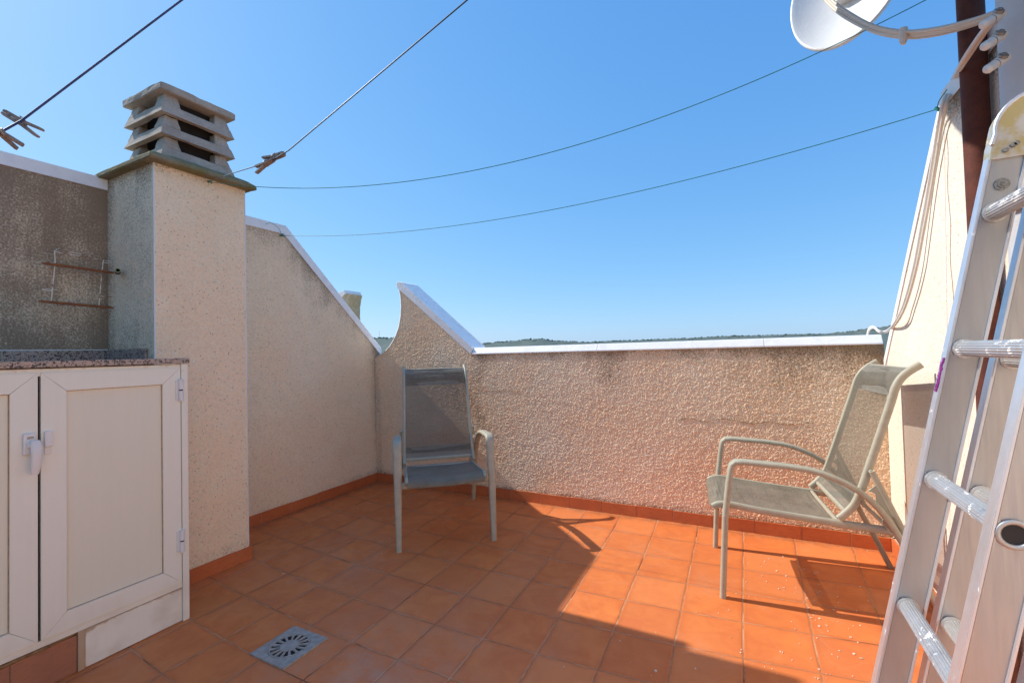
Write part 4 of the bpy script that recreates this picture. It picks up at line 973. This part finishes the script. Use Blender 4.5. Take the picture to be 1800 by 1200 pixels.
for k, ox in enumerate((0.0, 6.5)):
    mb = MB()
    P = [at_d(1742 + ox, 36, 1.26), at_d(1722 + ox, 62, 1.34), at_d(1699 + ox, 96, 1.40), at_d(1684 + ox * .8, 121, 1.50)]
    P += [at_d(1669 + ox, 149, 1.95), on_x(1660 + ox, 175, XR - 0.03), on_x(1650 + ox, 215, XR - 0.02), on_x(1638 + ox * 1.0, 290, XR - 0.016), on_x(1628 + ox * .95, 350, XR - 0.018), on_x(1618 + ox * .9, 405, XR - 0.024), on_x(1606 + ox * .8, 470, XR - 0.030), on_x(1590 + ox * .7, 530, XR - 0.032)]
    P += [on_x(1574 + ox * .6, 565, XR - 0.035), on_y(1559 + ox * .3, 581 + ox * .3, YB - 0.01), on_y(1546, 581.5 + ox * .3, YB + 0.03), on_y(1538, 575 + ox * .3, YB + 0.06), on_y(1532, 574 + ox * .4, YB + 0.10), on_y(1527, 579 + ox * .4, YB + 0.15), on_y(1523, 596, YB + 0.26)]
    mb.tube(spline(P, 6), 0.0058, 8); mb.build("cable", M['cable'] if k else M['pvc'], wc)

# ------------------------------------------------------------------ clotheslines
GL = 'clotheslines strung over the terrace'
def wire(name, pts, r, mat, label, n=8, hook=None):
    t = thing(name, pts[0], label, 'clothesline', GL)
    mb = MB(); mb.tube(pts, r, n); mb.build("cord", mat, t)
    return t
def catenary(a, b, sag, n=40):
    a, b = Vector(a), Vector(b); return [a.lerp(b, i / n) - Vector((0, 0, 4 * sag * (i / n) * (1 - i / n))) for i in range(n + 1)]
A = at_d(-90, 283, 0.70); Bm = at_d(38, 212, 0.83); Bn = at_d(500, -135, 1.08)
t1 = wire("clothesline", [A, Bm] + [Bm.lerp(Bn, k / 6) for k in range(1, 7)], 0.0020, M['line_blue'], 'thick dark blue clothesline crossing the top left corner')
hook1 = Vector((CX1 + 0.012, on_x(366, 320, CX1).y, on_x(366, 320, CX1).z))
K2 = at_d(476, 284, 1.55); E2 = at_d(1000, -150, 0.95)
t2 = wire("clothesline", [hook1, hook1.lerp(K2, 0.5) + Vector((0, 0, 0.004)), K2, at_d(508, 264, 1.50)] + [at_d(508, 264, 1.50).lerp(E2, k / 8) for k in range(1, 9)], 0.0019, M['line_navy'], 'dark blue-green clothesline rising from the chimney with two pegs')
E3 = at_d(1700, -38, 1.75)
c3 = catenary(hook1 + Vector((0.004, 0.004, -0.002)), E3, 0.30)
t3 = wire("clothesline", c3, 0.0018, M['line_green'], 'upper green clothesline sagging from the chimney past the satellite dish')
h4 = on_x(496, 414, XL + 0.02); e4 = on_x(1648, 192, XR - 0.02)
t4 = wire("clothesline", catenary(h4, e4, 0.155), 0.0018, M['line_green'], 'lower green clothesline between the left wall coping and right wall peak')
mb = MB(); mb.tube([hook1 - Vector((0.02, 0, 0)), hook1 + Vector((0.004, 0, 0))], 0.005, 8); mb.tube([hook1 + Vector((0, -0.012, -0.004)), hook1 + Vector((0.005, 0.004, 0.004)), hook1 + Vector((0, 0.014, -0.006))], 0.0042, 8); mb.build("knot", M['line_green'], t3)
mb = MB(); mb.tube([h4 - Vector((0.025, 0, 0)), h4 + Vector((0.004, 0, 0))], 0.005, 8); mb.tube([h4 + Vector((0, -0.02, -0.004)), h4 + Vector((0.005, 0.0, 0.006)), h4 + Vector((0, 0.02, -0.004))], 0.0055, 8)
mb.tube(spline([h4, h4 + Vector((0.01, -0.04, 0.05)), h4 + Vector((0.01, -0.10, 0.075)), h4 + Vector((0.008, -0.15, 0.055))], 5), 0.0014, 6); mb.build("knot", M['line_green'], t4)
mb = MB(); mb.tube([e4 + Vector((0.02, 0, 0)), e4], 0.005, 8); mb.tube([e4 + Vector((0, -0.016, -0.010)), e4 + Vector((-0.004, 0, 0.004)), e4 + Vector((0, 0.014, 0.008))], 0.007, 8)
mb.tube(spline([e4, e4 + Vector((-0.01, -0.05, 0.01)), e4 + Vector((0.0, -0.10, 0.03))], 4), 0.0018, 6); mb.build("knot", M['line_green'], t4)

def peg(c, d, spread_axis, L, label, open_=0.13):
    c = Vector(c); d = Vector(d).normalized(); sp = Vector(spread_axis); sp = (sp - d * sp.dot(d)).normalized(); w_ = d.cross(sp).normalized()
    t = thing("clothes_peg", c, label, 'clothes peg', 'wooden pegs on the clotheslines'); 
    for s in (-1, 1):
        prof = [(-0.50, 0.014), (-0.47, 0.0), (-0.36, 0.0), (-0.33, 0.022), (-0.27, 0.022), (-0.24, 0.0), (-0.02, 0.0), (0.02, 0.018), (0.06, 0.018), (0.10, 0.004 + open_ * 0.10), (0.50, open_ * 0.60), (0.505, open_ * 0.60 + 0.05), (0.46, open_ * 0.54 + 0.085), (0.08, 0.115), (0.03, 0.095), (-0.03, 0.115), (-0.42, 0.105), (-0.50, 0.075)]
        mb = MB(); mb.prism([(a * L, s * (b * 0.82 + 0.002) * L) for a, b in prof], -0.062 * L, 0.062 * L, lambda a, b, q: c + d * a + sp * b + w_ * q, 0, 0.0); mb.build("peg_half", M['wood'], t)
    mb = MB(); k = L * 0.075
    mb.tube([c + d * (0.03 * L) + sp * (math.cos(a) * k * 0.5) + d * (math.sin(a) * k * 0.5) + w_ * (q * 0.075 * L - 0.0) for q, a in [(-1 + 2 * i / 30, i * 2 * PI / 8) for i in range(31)]], 0.0009, 6)
    for q in (-1, 1): mb.tube([c + d * (0.03 * L) + sp * 0.06 * L + w_ * q * 0.072 * L, c - d * (0.10 * L) + sp * 0.125 * L + w_ * q * 0.05 * L, c - d * (0.10 * L) + sp * 0.125 * L], 0.0009, 6)
    mb.build("spring", M['steelbolt'], t)
    return t
cd_ = lambda dx, dy, dz=0.0: RIGHT * dx - UP * dy + FWD * dz
peg(at_d(39, 216, 0.84), cd_(0.83, 0.50, 0.12), cd_(0.5, -0.83, 0.1), 0.068, 'wooden peg open to the right on the thick dark blue line, fully in view', 0.16)
peg(at_d(3, 235, 0.79), cd_(0.30, 0.50, 0.80), cd_(0.86, -0.3, 0), 0.056, 'wooden peg cut off by the left edge of the picture', 0.18)
peg(at_d(481, 277, 1.545), cd_(-0.86, 0.16, 0.25), cd_(0.1, -0.95, 0.1), 0.092, 'upper of two wooden pegs clipped near the chimney', 0.22)
peg(at_d(466, 289, 1.565), cd_(-0.84, 0.27, 0.35), cd_(0.1, -0.95, 0.1), 0.092, 'lower of two wooden pegs clipped near the chimney', 0.22)

# ------------------------------------------------------------------ plaster flakes scattered on the floor
mb = MB()
def flake(x, y, s):
    n = random.randint(5, 7); a0 = random.uniform(0, 6); vs = []
    el = random.uniform(0.4, 1); th = random.uniform(0, PI)
    for k in range(n):
        r = s * random.uniform(0.6, 1.1); a = a0 + 2 * PI * k / n; px, py = r * math.cos(a), r * math.sin(a) * el
        vs.append((x + px * math.cos(th) - py * math.sin(th), y + px * math.sin(th) + py * math.cos(th), 0.0025 + random.uniform(0, 0.0015)))
    top = [(vx, vy, vz) for vx, vy, vz in vs]; bot = [(vx, vy, 0.0004) for vx, vy, vz in vs]
    mb.add(top + bot, [list(range(n))] + [(k, n + k, n + (k + 1) % n, (k + 1) % n) for k in range(n)])
for (px, py, n, sx, sy) in ((1400, 1030, 70, 0.16, 0.16), (1500, 1090, 34, 0.22, 0.2), (1330, 1010, 14, 0.2, 0.2), (1480, 1165, 30, 0.16, 0.12), (1350, 1160, 18, 0.14, 0.05), (1240, 1130, 12, 0.2, 0.1), (1430, 1085, 20, 0.1, 0.1), (1090, 1180, 16, 0.18, 0.1), (730, 880, 12, 0.3, 0.2), (620, 950, 10, 0.5, 0.3), (400, 1050, 14, 0.4, 0.4), (1490, 965, 14, 0.15, 0.05)):
    c = on_z(px, py)
    for k in range(int(n * 0.6)):
        x, y = c.x + random.gauss(0, sx), c.y + random.gauss(0, sy)
        if -2.4 < x < 1.03 and -2.5 < y < 0.62 and not (x < -2.1 and y < -1.5): flake(x, y, random.choice([0.0022, 0.003, 0.003, 0.004, 0.004, 0.0065]))
tag(mb.build("plaster_flakes", M['flake']), 'pale plaster and paint flakes scattered over the tiles', 'debris', kind='stuff')
for o in scene.objects:
    if '_local' in o: del o['_local']
